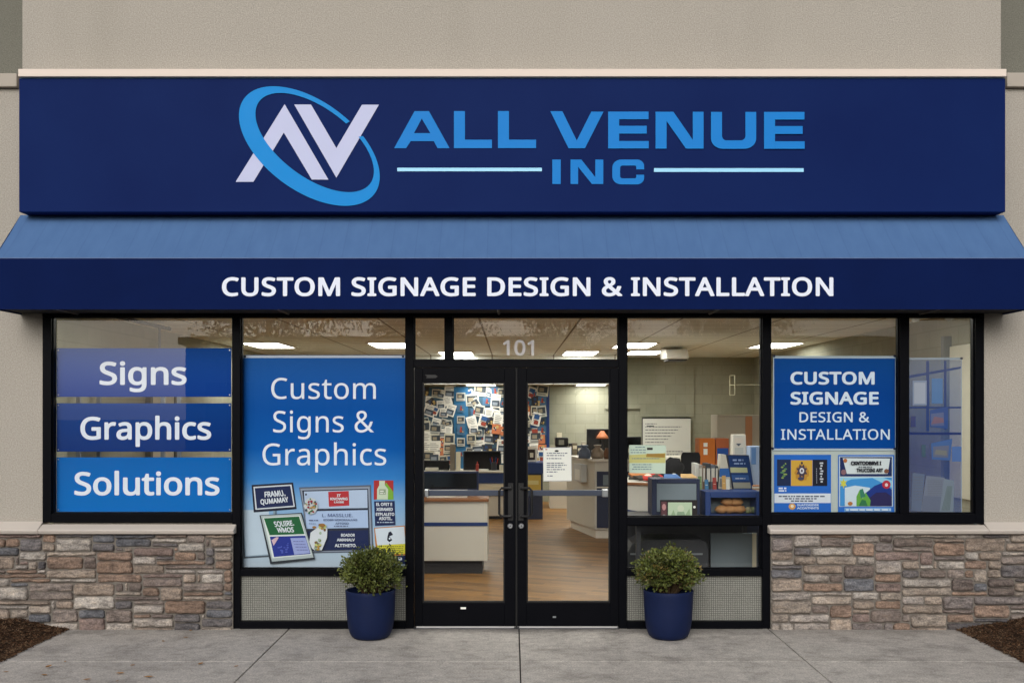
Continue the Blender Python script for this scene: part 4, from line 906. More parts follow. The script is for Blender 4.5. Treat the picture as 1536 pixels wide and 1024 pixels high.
f.pg([(1150, 686), (1378, 676), (1368, 448), (1132, 466)], 'ink_186_120_58'); f.pg([(1156, 600), (1374, 588), (1363, 456), (1139, 472)], 'ink_206_216_228'); f.pg([(1158, 672), (1376, 664), (1374, 588), (1156, 600)], 'ink_206_200_62')
f.pg([(1232, 560), (1250, 576), (1272, 560), (1250, 530), (1278, 520), (1262, 494), (1244, 500), (1236, 530)], 'ink_22_26_46'); f.el(1252, 548, 7, 9, 'ink_206_216_228', 10)
for i in range(4): f.scrib(1166, 1358, 612 + i*15, 6, 'ink_120_120_50', 30 + i)
f.build('printed_sign', tb)

# right window: big notice, two posters and the pale backing sheet
z2 = (1140, 520, 3.792)
Y = .088; bs = sign('backing_sheet', 'pale translucent sheet behind the two posters in the right window', 'sheet', 1158, 1346, 775, Y)
p = MB(); p.box(PX(1157.5, Y), PX(1346, Y), Y, Y + .002, PZ(771, Y), PZ(672.5, Y), 'ink_176_186_184'); p.build('sheet', bs)
Y = .078; w1 = sign('window_sign', 'square blue notice in white capitals hung in the right window', 'window sign', 1160, 1343, 673, Y)
gradient('notice_blue', [(0, (0, 68, 148)), (.6, (0, 62, 140)), (1, (8, 70, 142))], PZ(673, Y), PZ(536, Y))
f = Flat(Y, z2); f.rc(74, 52, 776, 590, 'ink_168_184_196'); f.rc(80, 66, 768, 578, 'notice_blue')
f.build('panel', w1)
for a, b in ((80, 53), (766, 53), (72, 578), (766, 579)): f = Flat(Y - .0013, z2); f.el(a, b, 8, 7, 'ink_24_30_60', 14); f.build('corner_clip', w1)
for st, x0, x1, yt, yb, bo in (('CUSTOM', 173, 652, 142, 214, .026), ('SIGNAGE', 173, 675, 256, 328, .026), ('DESIGN &', 224, 622, 371, 428, .010), ('INSTALLATION', 119, 738, 468, 527, .008)):
    for k in range(st.count(' ') + 1): f = Flat(Y - .0013, z2); f.tx(st, x0, x1, yt, yb, 'letter_soft', bo, track=.015, word=k); f.build('lettering', w1)
Y = .080
w2 = sign('poster', 'blue poster with three small pictures above a white text strip, below the square notice', 'poster', 1161, 1246, 767, Y)
f = Flat(Y, z2); f.rc(80, 613, 404, 938, 'ink_28_98_190'); f.rc(82, 833, 402, 887, 'ink_206_214_226'); f.build('sheet', w2)
f = Flat(Y - .0012, z2)
f.rc(97, 640, 174, 790, 'ink_14_34_72'); f.rc(176, 644, 298, 790, 'ink_200_158_60'); f.rc(300, 641, 382, 790, 'ink_14_18_36')
for i in range(9): f.el(135 - (i % 3 - 1)*(10 - i*.3), 664 + i*10, 13 - abs(i-5)*1.7, 5, 'ink_84_128_84' if i % 2 else 'ink_130_150_80', 10)
f.el(237, 716, 40, 46, 'ink_176_128_48', 20, .1)
f.pg([(237 + (34 if i % 2 else 22)*math.cos(-i*math.pi/8), 706 + (44 if i % 2 else 26)*math.sin(-i*math.pi/8)) for i in range(16)], 'ink_66_54_70'); f.el(237, 704, 13, 17, 'ink_206_204_214', 16); f.el(237, 704, 6, 8, 'ink_70_62_84', 12); f.el(237, 660, 6, 8, 'ink_60_50_56', 10); f.el(232, 748, 18, 10, 'ink_60_62_90', 12)
for i in range(8): f.rc(338 + 4*(i % 2), 656 + i*15, 358 - 4*(i % 3), 665 + i*15, 'ink_196_200_210'); f.rc(318, 690 + i*11, 322, 697 + i*11, 'ink_150_156_170')
f.build('picture', w2)
f = Flat(Y - .0012, z2)
f.scrib(106, 150, 808, 9, 'ink_214_220_236', 61); f.scrib(106, 150, 822, 8, 'ink_214_220_236', 62)
for i in range(3): f.scrib((106, 140, 176)[i], (370, 322, 306)[i], 853 + i*13, 7, 'ink_60_70_96', 63 + i)
f.el(183, 907, 20, 18, 'ink_206_150_84', 16); f.el(183, 905, 9, 9, 'ink_230_220_200', 12)
f.tx('SUATORIDER', 210, 334, 893, 904, 'letter_soft', .03); f.tx('ACONTNNTS', 210, 334, 910, 922, 'letter_soft', .03); f.build('lettering', w2)
w3 = sign('poster', 'colourful poster with a blue landscape and green leaves in the right window', 'poster', 1257, 1338, 769, Y)
f = Flat(Y, z2); f.rc(444, 614, 764, 938, 'ink_34_104_196'); f.rc(450, 622, 756, 908, 'ink_190_204_216'); f.rc(480, 915, 746, 936, 'ink_120_166_214'); f.build('sheet', w3)
f = Flat(Y - .0016, z2)
f.rc(455, 626, 750, 736, 'ink_18_38_88'); f.pg([(494, 722), (726, 722), (740, 634), (470, 632)], 'ink_206_216_220'); f.rc(455, 742, 750, 905, 'ink_60_140_206')
f.pg([(455, 780), (520, 752), (640, 745), (750, 800), (750, 760), (700, 742), (455, 742)], 'ink_140_196_226'); f.pg([(482, 905), (552, 905), (620, 905), (625, 800), (540, 788), (482, 800)], 'ink_196_212_224')
f.pg([(600, 905), (750, 905), (750, 812), (700, 770), (650, 790), (600, 830)], 'ink_20_48_128'); f.pg([(620, 905), (748, 905), (748, 850), (716, 826), (660, 828), (618, 860)], 'ink_36_32_82')
f.pg([(548, 905), (625, 905), (628, 872), (600, 826), (584, 860), (566, 812), (548, 850)], 'ink_96_160_64'); f.pg([(560, 905), (612, 905), (600, 872), (578, 868)], 'ink_44_110_70'); f.pg([(572, 860), (600, 850), (584, 806), (566, 812)], 'ink_50_120_96')
f.el(718, 782, 24, 24, 'ink_176_40_62', 18); f.el(718, 784, 9, 10, 'ink_220_200_206', 12); f.pg([(474 + (22 if i % 2 else 11)*math.cos(-i*math.pi/6), 776 + (30 if i % 2 else 15)*math.sin(-i*math.pi/6)) for i in range(12)], 'ink_200_198_80'); f.el(512, 890, 14, 11, 'ink_170_110_60', 14); f.el(484, 646, 11, 12, 'ink_176_104_56', 12); f.el(474, 712, 15, 16, 'ink_130_96_104', 12); f.el(718, 706, 14, 13, 'ink_120_78_60', 12)
f.build('picture', w3)
f = Flat(Y - .0140, z2)
f.tx('CKNTODBRVI I', 516, 690, 650, 672, 'ink_20_22_34', .05); f.tx('THUCOINI ART', 548, 700, 690, 712, 'ink_20_22_34', .04); f.scrib(560, 640, 685, 5, 'ink_40_44_60', 71)
f.scrib(488, 742, 931, 11, 'ink_200_216_236', 72); f.build('lettering', w3)
Y = .10
w4 = sign('poster', 'tall dark blue poster in the narrow rightmost window with pale newsprint at its foot', 'poster', 1346, 1443, 770, Y)
gradient('tall_blue', [(0, (40, 76, 136)), (.35, (6, 52, 128)), (.62, (40, 78, 138)), (.8, (76, 102, 146)), (1, (104, 120, 150))], PZ(770, Y), PZ(540, Y), film=.40)  # upper stops painted paler and greyer, imitating reflections in the pane
f = Flat(Y, z2); f.rc(786, 62, 1148, 73, 'ink_142_156_172'); f.rc(1143.5, 74, 1148, 940, 'ink_142_156_172'); f.rc(786, 941, 1148, 950, 'ink_142_156_172'); f.rc(790, 74, 1143, 940, 'tall_blue'); f.build('sheet', w4)
f = Flat(Y - .0014, z2)
f.pg([(850, 178), (1143, 124), (1143, 112), (850, 162)], 'ink_20_52_110'); f.rc(945, 80, 962, 480, 'ink_20_52_110'); f.rc(1046, 80, 1060, 470, 'ink_20_52_110'); f.rc(850, 340, 1143, 350, 'ink_20_52_110'); f.rc(850, 486, 1143, 500, 'ink_14_40_100')
f.rc(868, 192, 948, 332, 'ink_120_134_160'); f.rc(976, 180, 1038, 322, 'ink_70_110_160'); f.rc(876, 204, 940, 322, 'ink_150_158_176')  # pale panes painted on as mirrored windows
f.pg([(966, 455), (1066, 465), (1068, 340), (966, 360)], 'ink_40_70_130'); f.pg([(972, 450), (1046, 448), (1044, 372), (972, 380)], 'ink_80_92_132'); f.pg([(972, 440), (1046, 430), (1040, 404), (990, 396)], 'ink_112_88_108')
f.pg([(976, 640), (1080, 645), (1092, 522), (972, 548)], 'ink_60_92_146'); f.pg([(984, 626), (1068, 630), (1074, 560), (984, 566)], 'ink_92_98_124'); f.pg([(990, 610), (1062, 618), (1060, 590), (1000, 584)], 'ink_110_112_112')
f.rc(856, 395, 884, 455, 'ink_52_60_110'); f.rc(918, 556, 940, 626, 'ink_60_84_100'); f.rc(1090, 566, 1143, 652, 'ink_74_104_160')
f.pg([(858, 930), (915, 935), (935, 724), (866, 716)], 'ink_92_104_130'); f.pg([(915, 930), (1030, 938), (1048, 742), (944, 732)], 'ink_106_114_134'); f.pg([(1016, 938), (1098, 938), (1102, 760), (1044, 748)], 'ink_112_124_140'); f.pg([(920, 936), (1018, 938), (1030, 850), (924, 846)], 'ink_96_104_126')
for i in range(9): f.scrib(952, 1036, 762 + i*10, 4, 'ink_100_104_118', 80 + i); f.scrib(872, 926, 742 + i*16, 4, 'ink_96_100_116', 90 + i)
for i in range(6): f.pg([(1030 + i*8, 930), (1036 + i*8, 930), (1066 + i*5, 790), (1062 + i*5, 790)], 'ink_96_110_116')
f.build('picture', w4)
f = Flat(Y - .0014, z2); f.el(1146, 66, 9, 7, 'ink_24_30_50', 12); f.build('corner_clip', w4)

# notices and the door number on the glass
Y = .030; nt = sign('door_notice', 'white printed notice taped to the glass of the right door', 'notice', 814, 858, 721.5, Y)
f = Flat(Y); f.pg([(815, 721.5), (857.5, 721), (857, 670.5), (814.5, 671)], 'ink_196_198_204'); f.pg([(815.6, 720.5), (856.8, 720), (856.2, 671.4), (815.2, 672)], 'paper'); f.build('sheet', nt)
f = Flat(Y - .0012); f.el(835, 676, 3.2, 1.4, 'ink_30_30_36', 10); f.rc(818, 673, 821, 674.5, 'ink_190_110_90')
for i, (y, a, b) in enumerate(((680, 820, 851), (683.5, 820, 848), (688, 820, 842), (695, 820, 846), (698, 820, 850), (701, 820, 842), (704.5, 820, 847), (708, 820, 836), (714, 821, 829))): f.scrib(a, b, y, 1.4, 'ink_110_112_130', 100 + i)
f.build('lettering', nt)
Y = .062; nt = sign('window_notice', 'greenish white notice with a tan stripe taped inside the glass right of the doors', 'notice', 943, 998, 709.5, Y)
f = Flat(Y); f.pg([(944, 709), (998, 710), (999, 667.5), (943.5, 667)], 'ink_196_212_196'); f.pg([(943.6, 694), (998, 694), (998.3, 679), (943.6, 682)], 'ink_196_190_122'); f.pg([(969, 685), (997, 686), (997.5, 680), (970, 680)], 'ink_158_124_60'); f.rc(970.5, 671, 979, 674.5, 'ink_50_48_46'); f.build('sheet', nt)
f = Flat(Y - .0022)
for i, (y, a, b) in enumerate(((671, 953, 968), (675, 946, 970), (679, 946, 970), (688, 948, 990), (697, 948, 978), (700.5, 950, 978), (704, 948, 978))): f.scrib(a, b, y, 1.3, 'ink_110_128_140', 120 + i)
f.build('lettering', nt)
f = Flat(YG - .003); f.tx('101', 754.5, 801, 510, 533, 'vinyl_white', .014); tag(f.build('door_number'), 'white vinyl street number on the glass above the right door', 'door number')

# =================================================================== INTERIOR
lt = thing('ceiling_light', 'lit ceiling panel nearest the left wall, in the row behind the left windows', 'ceiling light', (-4.02, 8.38, RH), 'lit ceiling panels')
mb = MB()
for x0, x1, y0, y1 in ((-.33, -.3, -.68, .68), (.3, .33, -.68, .68), (-.3, .3, -.68, -.65), (-.3, .3, .65, .68)): mb.box(-4.02 + x0, -4.02 + x1, 8.38 + y0, 8.38 + y1, RH - .018, RH - .001, 'lamp_frame')
mb.build('frame', lt)
mb = MB(); mb.box(-4.32, -3.72, 7.73, 9.03, RH - .012, RH - .003, 'lamp_diffuser'); mb.build('diffuser', lt)
for x, y, z, lab in ((-2.0, 8.38, RH, 'lit ceiling panel seen above the tall blue banner'), (2.02, 8.38, RH, 'lit ceiling panel just right of the door transom'), (4.35, 8.38, RH, 'lit ceiling panel seen above the square blue notice'),
                  (-1.05, 10.9, RH, 'lit ceiling panel at the left end of the door transom'), (1.28, 10.7, RH, 'lit ceiling panel seen through the transom right of the door number'), (2.45, 10.5, RH, 'lit ceiling panel deep behind the transom corner mullion'),
                  (-3.2, 1.7, RH, 'added unseen lit ceiling panel close behind the left window'), (-1.0, 1.7, RH, 'added unseen lit ceiling panel close behind the doors, left'), (1.2, 1.7, RH, 'added unseen lit ceiling panel close behind the doors, right'), (3.4, 1.7, RH, 'added unseen lit ceiling panel close behind the right window'),  # row out of view, added to light the front of the room
                  (-0.62, 12.02, 2.385, 'lit panel of the low soffit seen at the top of the left door'), (1.58, 12.02, 2.385, 'lit panel of the low soffit seen at the top of the right door')):
    d_ = dup(lt, (x, y, z), lab, 'lit ceiling panels')
    if z < 2.5: d_.scale = (.95, .55, 1)

# display wall with pinned samples
YD = 12.46
bd = thing('display_board', 'blue display board covered in pinned print samples on the back wall', 'display board', (PX(728, YD), YD, PZ(706, YD)))
mb = MB(); mb.box(PX(600, YD), PX(822, YD), YD, RYB - .001, PZ(706, YD), PZ(581, YD), 'board_blue'); mb.build('backing', bd)
mb = MB(); mb.box(PX(681, YD), PX(702, YD), YD - .02, YD - .001, PZ(706, YD), PZ(580, YD), 'ink_52_110_154'); mb.build('divider_strip', bd)
mb = MB(); mb.box(PX(819.5, YD), PX(824, YD), YD - .03, YD - .001, PZ(706, YD), PZ(578, YD), 'blue_trim'); mb.build('edge_trim', bd)
protos = []
def proto(w, h, kind):
    f = MB(); y = 0.0
    def q(x0, x1, z0, z1, m):
        nonlocal y; y -= .002; f.poly([(x0, y, z0), (x1, y, z0), (x1, y, z1), (x0, y, z1)], m)
    r = random.Random(kind*7 + 1)
    q(-w/2, w/2, 0, h, ['paper', 'ink_200_196_178', 'paper', 'ink_188_190_184', 'ink_74_108_140', 'ink_60_58_60', 'ink_196_120_84', 'paper'][kind])
    if kind in (0, 2, 7):
        for i in range(5): q(-w*.36, w*r.uniform(.1, .38), h*(.78 - i*.13), h*(.82 - i*.13), 'ink_120_122_120')
        if kind == 2: q(-w*.38, w*.38, h*.12, h*.55, 'ink_70_80_92'); q(-w*.3, w*.2, h*.18, h*.4, 'ink_140_150_160')
        if kind == 7: q(-w*.3, w*.3, h*.5, h*.85, 'ink_54_90_140'); q(-w*.2, w*.3, h*.1, h*.4, 'ink_150_70_58')
    elif kind in (1, 3):
        q(-w*.4, w*.4, h*.3, h*.85, 'ink_58_66_74'); q(-w*.3, w*.1, h*.38, h*.7, 'ink_150_140_120'); q(-w*.4, w*.3, h*.1, h*.2, 'ink_130_132_130')
    else:
        for i in range(5): a, b = r.uniform(-.4, .2), r.uniform(.05, .6); q(w*a, w*(a + r.uniform(.15, .3)), h*b, h*(b + r.uniform(.1, .3)), r.choice(['ink_206_200_188', 'ink_160_70_54', 'ink_44_70_110', 'ink_196_170_110', 'ink_30_34_40']))
    return f.build('print_sample')
LABS = ['white text sheet pinned on the display board', 'cream card with a dark picture pinned on the display board', 'white sheet with a dark photo below its text on the display board', 'grey card with a dark picture pinned on the display board', 'small blue print with pale and red patches on the display board', 'small black print with bright patches on the display board', 'small orange print with mixed patches on the display board', 'white sheet with a blue and a red picture on the display board']
DIM = [(.24, .30), (.26, .26), (.27, .30), (.25, .24), (.2, .22), (.2, .2), (.18, .2), (.22, .28)]
GRP = 'print samples pinned on the display board'
pr = []
def put_sample(x, z, rot, kind, n):
    if kind in dict(pr): o = dict(pr)[kind].copy(); C.objects.link(o)
    else: o = proto(*DIM[kind], kind); pr.append((kind, o))
    sc_ = rs.uniform(.55, 1.05); o.scale = (sc_*rs.uniform(.8, 1.15), 1, sc_); o.location = (x, YD - .012 - (.0022*n) % .07, z); o.rotation_euler = (0, rot, 0); tag(o, LABS[kind], 'print sample', GRP)
r = random.Random(31); rs = random.Random(77); n = 0
for band, cols in (((634, 680), 4), ((703, 772), 6), ((776, 819), 4)):
    for j in range(8):
        for i in range(cols):
            px = band[0] + (band[1]-band[0])*(i + .5)/cols + r.uniform(-3.5, 3.5); py = 596 + j*14.2 + r.uniform(-3, 3)
            k = r.choice([0, 0, 1, 2, 3, 4, 5, 6, 7, 1, 2]) if band[0] < 700 else r.choice([0, 1, 1, 2, 3, 4, 5, 6, 7, 7, 4])
            if px + 9 > band[1] + 3: px = band[1] - 6
            n += 1; put_sample(PX(px, YD), PZ(py, YD), r.gauss(0, .3) if j < 4 else r.gauss(0, .05), k, n)
for j in range(6): n += 1; put_sample(PX(691.5, YD), PZ(601 + j*17, YD) , 0, 4 if j % 2 else 3, n)

# ---- desks and counters
def desk_front(mb, x0, x1, y0, y1, top): pass
fc = thing('service_counter', 'cream service counter with a blue stripe and wood edged top behind the left door', 'counter', (-1.2, 3.3, 0))
Yc = 2.95; xr = PX(731, Yc); zc = PZ(752, Yc)
mb = MB(); mb.box(-2.5, xr, Yc, Yc + .75, 0.155, zc, 'cream_laminate'); mb.build('body', fc, bevel=.004)
mb = MB(); mb.box(-2.5, xr - .06, Yc + .05, Yc + .7, 0.0035, 0.154, 'toe_kick'); mb.build('toe_kick', fc)
mb = MB(); mb.box(-2.52, xr + .015, Yc - .02, Yc + .78, zc + .001, zc + .035, 'wood_edge'); mb.build('top', fc, bevel=.006)
mb = MB(); mb.box(-2.5, xr + .003, Yc - .004, Yc - .0005, PZ(788.5, Yc), PZ(783, Yc), 'blue_trim'); mb.build('stripe', fc)
mb = MB(); mb.box(xr - .032, xr - .028, Yc - .003, Yc - .0003, .16, zc - .002, 'paper_cream'); mb.build('corner_strip', fc)
zct = zc + .036
def monitor(x0, x1, ytop, ybot, Y, zbase, label, back=False, casing='black_plastic', stand=True):
    X0, X1, Z0, Z1 = PX(x0, Y), PX(x1, Y), PZ(ybot, Y), PZ(ytop, Y); cx = (X0+X1)/2
    t = thing('monitor', label, 'monitor', (cx, Y, zbase))
    mb = MB(); mb.box(X0, X1, Y, Y + .05, Z0, Z1, casing); mb.build('casing', t, bevel=.008)
    mb = MB(); b = .022; mb.box(X0 + b, X1 - b, Y - .004, Y - .0005, Z0 + b, Z1 - b, 'screen_black'); mb.build('screen', t)
    if stand:
        mb = MB(); mb.box(cx - .03, cx + .03, Y + .051, Y + .085, zbase + .012, (Z0+Z1)/2, 'black_plastic'); mb.box(cx - .13, cx + .13, Y - .06, Y + .14, zbase + .001, zbase + .0115, 'black_plastic'); mb.build('stand', t, bevel=.004)
    return t
monitor(596, 718, 706.5, 735, 3.5, zct, 'wide dark monitor in a navy casing on the service counter', casing='navy_laminate')
Yk = 3.05
kb = thing('document_tray', 'white document tray with papers on the service counter', 'tray', (PX(668, Yk), Yk, zct))
mb = MB(); mb.box(PX(640, Yk), PX(700, Yk), Yk, Yk + .24, zct + .001, zct + .02, 'white_laminate'); mb.box(PX(640, Yk), PX(641, Yk), Yk, Yk + .24, zct + .021, zct + .085, 'white_laminate'); mb.box(PX(641, Yk), PX(700, Yk), Yk + .225, Yk + .24, zct + .021, zct + .075, 'white_laminate'); mb.build('tray', kb)
mb = MB(); mb.box(PX(644, Yk), PX(686, Yk), Yk + .01, Yk + .21, zct + .021, zct + .03, 'black_plastic'); mb.box(PX(682, Yk), PX(698, Yk), Yk - .01, Yk + .18, zct + .0305, zct + .037, 'paper'); mb.build('papers', kb)
# back desks
Yb = 9.0; xb = PX(757, Yb)
bk = thing('back_desk', 'cream desk with a blue upper band and drawers, seen left of the door meeting stiles', 'desk', (-1.2, Yb, 0))
mb = MB(); mb.box(-3.4, xb, Yb, Yb + .8, .06, .62, 'cream_laminate'); mb.box(-3.36, xb - .05, Yb + .05, Yb + .76, .0035, .0595, 'toe_kick'); mb.build('body', bk, bevel=.004)
mb = MB(); mb.box(-3.4, xb, Yb - .01, Yb + .8, .6205, .80, 'blue_trim'); mb.build('blue_band', bk)
mb = MB(); mb.box(-3.42, xb + .02, Yb - .02, Yb + .82, .801, .825, 'cream_laminate'); mb.build('top', bk)
for i in range(4):
    x1 = xb - .02 - i*.62; mb = MB(); mb.box(x1 - .58, x1, Yb - .012, Yb - .0006, .42, .60, 'paper_cream'); mb.box(x1 - .58, x1, Yb - .010, Yb - .0006, .405, .419, 'black_plastic'); mb.build('drawer', bk)
monitor(695, 751, 676, 706, 9.35, .8255, 'large black monitor standing on the back desk below the display board')
monitor(622, 674, 690, 707, 9.3, .8255, 'low black monitor at the left of the back desk')
sp = MB(); sp.box(PX(675, 9.2), PX(682, 9.2), 9.2, 9.5, .826, 1.28, 'ink_120_112_100'); sp.box(PX(684, 9.25), PX(690, 9.25), 9.22, 9.45, .826, 1.14, 'paper_cream'); tag(sp.build('file_holder'), 'tan upright file holders between the two back desk monitors', 'file holder')
b2 = thing('back_cabinet', 'low cabinet with blue top band and yellow door behind the right door', 'cabinet', (PX(802, 9), 9.0, 0))
xa, xb2 = PX(781, 9), PX(814, 9)
mb = MB(); mb.box(xa, xb2, 9.0, 9.7, .0035, .79, 'navy_laminate'); mb.build('body', b2)
mb = MB(); mb.box(xa, xb2 + .02, 8.98, 9.72, .7905, .97, 'blue_trim'); mb.build('blue_band', b2)
mb = MB(); mb.box(xa + .03, xb2 - .03, 8.985, 8.9995, .42, .76, 'yellow_panel'); mb.box(xa + .06, xb2 - .07, 8.98, 8.9845, .60, .67, 'ink_220_210_150'); mb.build('door', b2)
fr_ = thing('picture_frame', 'white framed print standing on the low cabinet behind the right door', 'picture frame', (PX(798, 9.3), 9.3, .971))
mb = MB(); mb.box(PX(789, 9.3), PX(806, 9.3), 9.3, 9.33, .971, 1.24, 'white_laminate'); mb.build('frame', fr_, bevel=.004)
mb = MB(); mb.box(PX(791, 9.3), PX(802.5, 9.3), 9.294, 9.2995, 1.01, 1.19, 'ink_54_44_40'); mb.box(PX(795, 9.3), PX(800, 9.3), 9.291, 9.2935, 1.05, 1.13, 'paper_cream'); mb.build('picture', fr_)

# reception counter right of the doors
rc = thing('reception_counter', 'cream reception counter with a dark blue open front, seen through the right door', 'counter', (2.1, 6.9, 0))
zr = 1.12; P0, P1 = (PX(850, 7.8), 7.8), (PX(892, 6.3), 6.3)
mb = MB(); mb.plan([P1, (3.3, 6.3), (3.3, 7.8), P0], .13, zr, 'cream_laminate'); mb.build('body', rc, bevel=.004)
mb = MB(); mb.plan([(P1[0] + .02, 6.34), (3.28, 6.34), (3.28, 7.76), (P0[0] + .06, 7.76)], .0035, .1295, 'white_laminate'); mb.build('base', rc)
mb = MB(); mb.plan([(P1[0] - .03, 6.26), (3.32, 6.26), (3.32, 7.83), (P0[0] - .03, 7.83)], zr + .001, zr + .03, 'white_laminate'); mb.build('top', rc)
mb = MB(); mb.box(P1[0] + .03, 3.2, 6.275, 6.2985, .16, .98, 'navy_laminate'); mb.box(P1[0] + .03, 3.2, 6.262, 6.2745, .74, .76, 'white_laminate'); mb.build('front_panel', rc)
mb = MB(); mb.box(P1[0] + .12, P1[0] + .5, 6.266, 6.2745, .78, .93, 'grey_panel'); mb.build('picture', rc)
lf = MB(); cx, cy = PX(877, 6.75), 6.72; dx = Vector((P1[0]-P0[0], P1[1]-P0[1], 0)).normalized(); nx_ = Vector((-dx.y, dx.x, 0))*-1
mid = Vector((P0[0] + (P1[0]-P0[0])*.62, P0[1] + (P1[1]-P0[1])*.62, .93))
lf.obox(mid + nx_*.05, dx*.2, nx_*.045, (0, 0, .13), 'ink_206_208_206'); lf.obox(mid + nx_*.098 + Vector((0, 0, -.03)), dx*.12, nx_*.003, (0, 0, .08), 'paper'); lf.build('leaflet_holder', rc)
for x0, x1, m, lab in ((867, 886, 'bag_blue', 'blue grey gathered bag standing on the reception counter'), (886.5, 906, 'bag_beige', 'beige gathered bag standing on the reception counter')):
    Y = 6.62; cx = PX((x0+x1)/2, Y); w = (PX(x1, Y) - PX(x0, Y))/2
    mb = MB(); prof = [(.02, .005), (w*.95, .005), (w*1.02, .05), (w*.93, .12), (w*.55, .155), (w*.38, .17), (w*.62, .195), (w*.5, .205)]
    mb.lathe((cx, Y, zr + .03), prof, m, 22)
    for i, v in enumerate(mb.v): k = 1 + .16*noise.noise(Vector((v[0]*30, v[1]*30, v[2]*18))); mb.v[i] = (cx + (v[0]-cx)*k, Y + (v[1]-Y)*k*.8, v[2])
    tag(mb.build('gathered_bag', smooth=True), lab, 'bag', 'bags on the reception counter')
# things along the back
bc = thing('back_counter', 'long low cream back counter below the dark screen at the back wall', 'counter', (1.9, 11, 0))
mb = MB(); mb.box(PX(825, 11), 3.1, 11, 11.6, .0035, .90, 'cream_laminate'); mb.build('body', bc)
mb = MB(); mb.box(PX(825, 11) - .02, 3.12, 10.97, 11.62, .901, .93, 'navy_laminate'); mb.build('top', bc)
pt_ = thing('printer', 'black boxy printer on a pedestal at the back counter', 'printer', (PX(842.5, 11.1), 11.1, .931))
Y = 11.1; mb = MB(); mb.box(PX(834, Y), PX(851.5, Y), Y, Y + .35, .931, PZ(669.5, Y), 'black_plastic'); mb.build('pedestal', pt_)
mb = MB(); mb.box(PX(833, Y), PX(852.5, Y), Y - .02, Y + .36, PZ(669, Y), PZ(656, Y), 'black_plastic'); mb.build('body', pt_, bevel=.02)
mb = MB(); mb.box(PX(838, Y), PX(846, Y), Y - .028, Y - .0205, PZ(667, Y), PZ(659.5, Y), 'ink_120_120_110'); mb.build('output_tray', pt_)
mb = MB(); mb.box(PX(836, Y), PX(843, Y), Y + .05, Y + .2, PZ(655.8, Y), PZ(649, Y), 'paper_cream'); mb.build('paper_feed', pt_)
for i, (x0, x1, yt, m, lab) in enumerate(((826, 832, 668, 'ink_176_170_150', 'pale box left of the black printer'), (853.5, 858, 665, 'dark_grey', 'dark grey upright box right of the black printer'), (858.5, 866, 664, 'ink_120_112_96', 'tan box in the row right of the printer'), (866.5, 872, 668, 'ink_60_66_80', 'dark blue box in the row right of the printer'), (872.5, 879.5, 662, 'ink_176_172_158', 'pale box left of the dark screen'))):
    mb = MB(); mb.box(PX(x0, 11.05), PX(x1, 11.05), 11.05, 11.25, .931, PZ(yt, 11.05), m); mb.box(PX(x0 + .8, 11.05), PX(x1 - .8, 11.05), 11.045, 11.0495, PZ(yt + 9, 11.05), PZ(yt + 4, 11.05), 'paper_cream'); tag(mb.build('storage_box', bevel=.004), lab, 'box', 'boxes along the back counter')
monitor(880, 934, 643, 686, 11.25, .931, 'large dark screen behind the copper lamp at the back counter')
lp = thing('table_lamp', 'table lamp with a copper shade in front of the dark screen', 'lamp', (PX(903.5, 10.99), 10.99, .931))
Y = 11.02; mb = MB(); mb.lathe((PX(903.5, Y), Y, PZ(657.5, Y)), [(.125, 0), (.10, .05), (.05, .12), (.03, .145)], 'copper_shade', 20); mb.build('shade', lp, smooth=True)
mb = MB(); mb.lathe((PX(903.5, Y), Y, .931), [(.06, 0), (.06, .012), (.012, .02), (.012, PZ(657.5, Y) - .931)], 'dark_grey', 14); mb.build('stand', lp)

r = random.Random(19)
for i, (px, py, Y, w_, h_, m, nm, lab) in enumerate((
    (724, 0, 9.2, .20, .025, 'paper', 'paper_stack', 'white paper stack on the back desk right of the large black monitor'), (741, 0, 9.3, .10, .14, 'dark_grey', 'desk_caddy', 'dark desk caddy on the back desk near the door stile'), (752, 0, 9.15, .07, .10, 'ink_196_190_170', 'mug', 'pale mug at the right end of the back desk'),
    (648, 0, 9.2, .22, .05, 'ink_186_182_170', 'keyboard', 'pale keyboard on the back desk at the left'), (716, 0, 9.12, .05, .16, 'ink_150_60_50', 'bottle', 'red bottle on the back desk beside the large black monitor'))):
    b_ = .826; mb = MB(); cx = PX(px, Y)
    if nm in ('mug', 'bottle', 'desk_caddy'):
        mb.lathe((cx, Y, b_), [(w_*.5, 0), (w_*.5, h_*.7), (w_*(.2 if nm == 'bottle' else .5), h_*.8), (w_*(.18 if nm == 'bottle' else .48), h_)], m, 14)
        if nm == 'desk_caddy':
            for k in range(5): mb.tube([(cx + .02*(k - 2), Y, b_ + h_*.5), (cx + .035*(k - 2), Y + .01, b_ + h_ + .07 + .02*(k % 2))], .006, ['ink_30_60_130', 'ink_170_50_46', 'black_plastic'][k % 3], 5)
    else: mb.box(cx - w_/2, cx + w_/2, Y - .08, Y + .08, b_, b_ + h_, m)
    tag(mb.build(nm), lab, nm.replace('_', ' '))
Yt = 6.5
for i, (px, h_, m, lab) in enumerate(((911, .16, 'ink_120_84_60', 'brown jar on the reception counter beside the beige bag'), (922, .22, 'ink_60_66_76', 'dark jar on the reception counter behind the door frame'), (948, .12, 'ink_150_150_142', 'grey jar on the reception counter left of the window notice'))):
    mb = MB(); mb.lathe((PX(px, Yt), Yt, zr + .031), [(.05, 0), (.055, h_*.4), (.05, h_*.8), (.03, h_*.9), (.032, h_)], m, 16); tag(mb.build('jar', smooth=True), lab, 'jar')
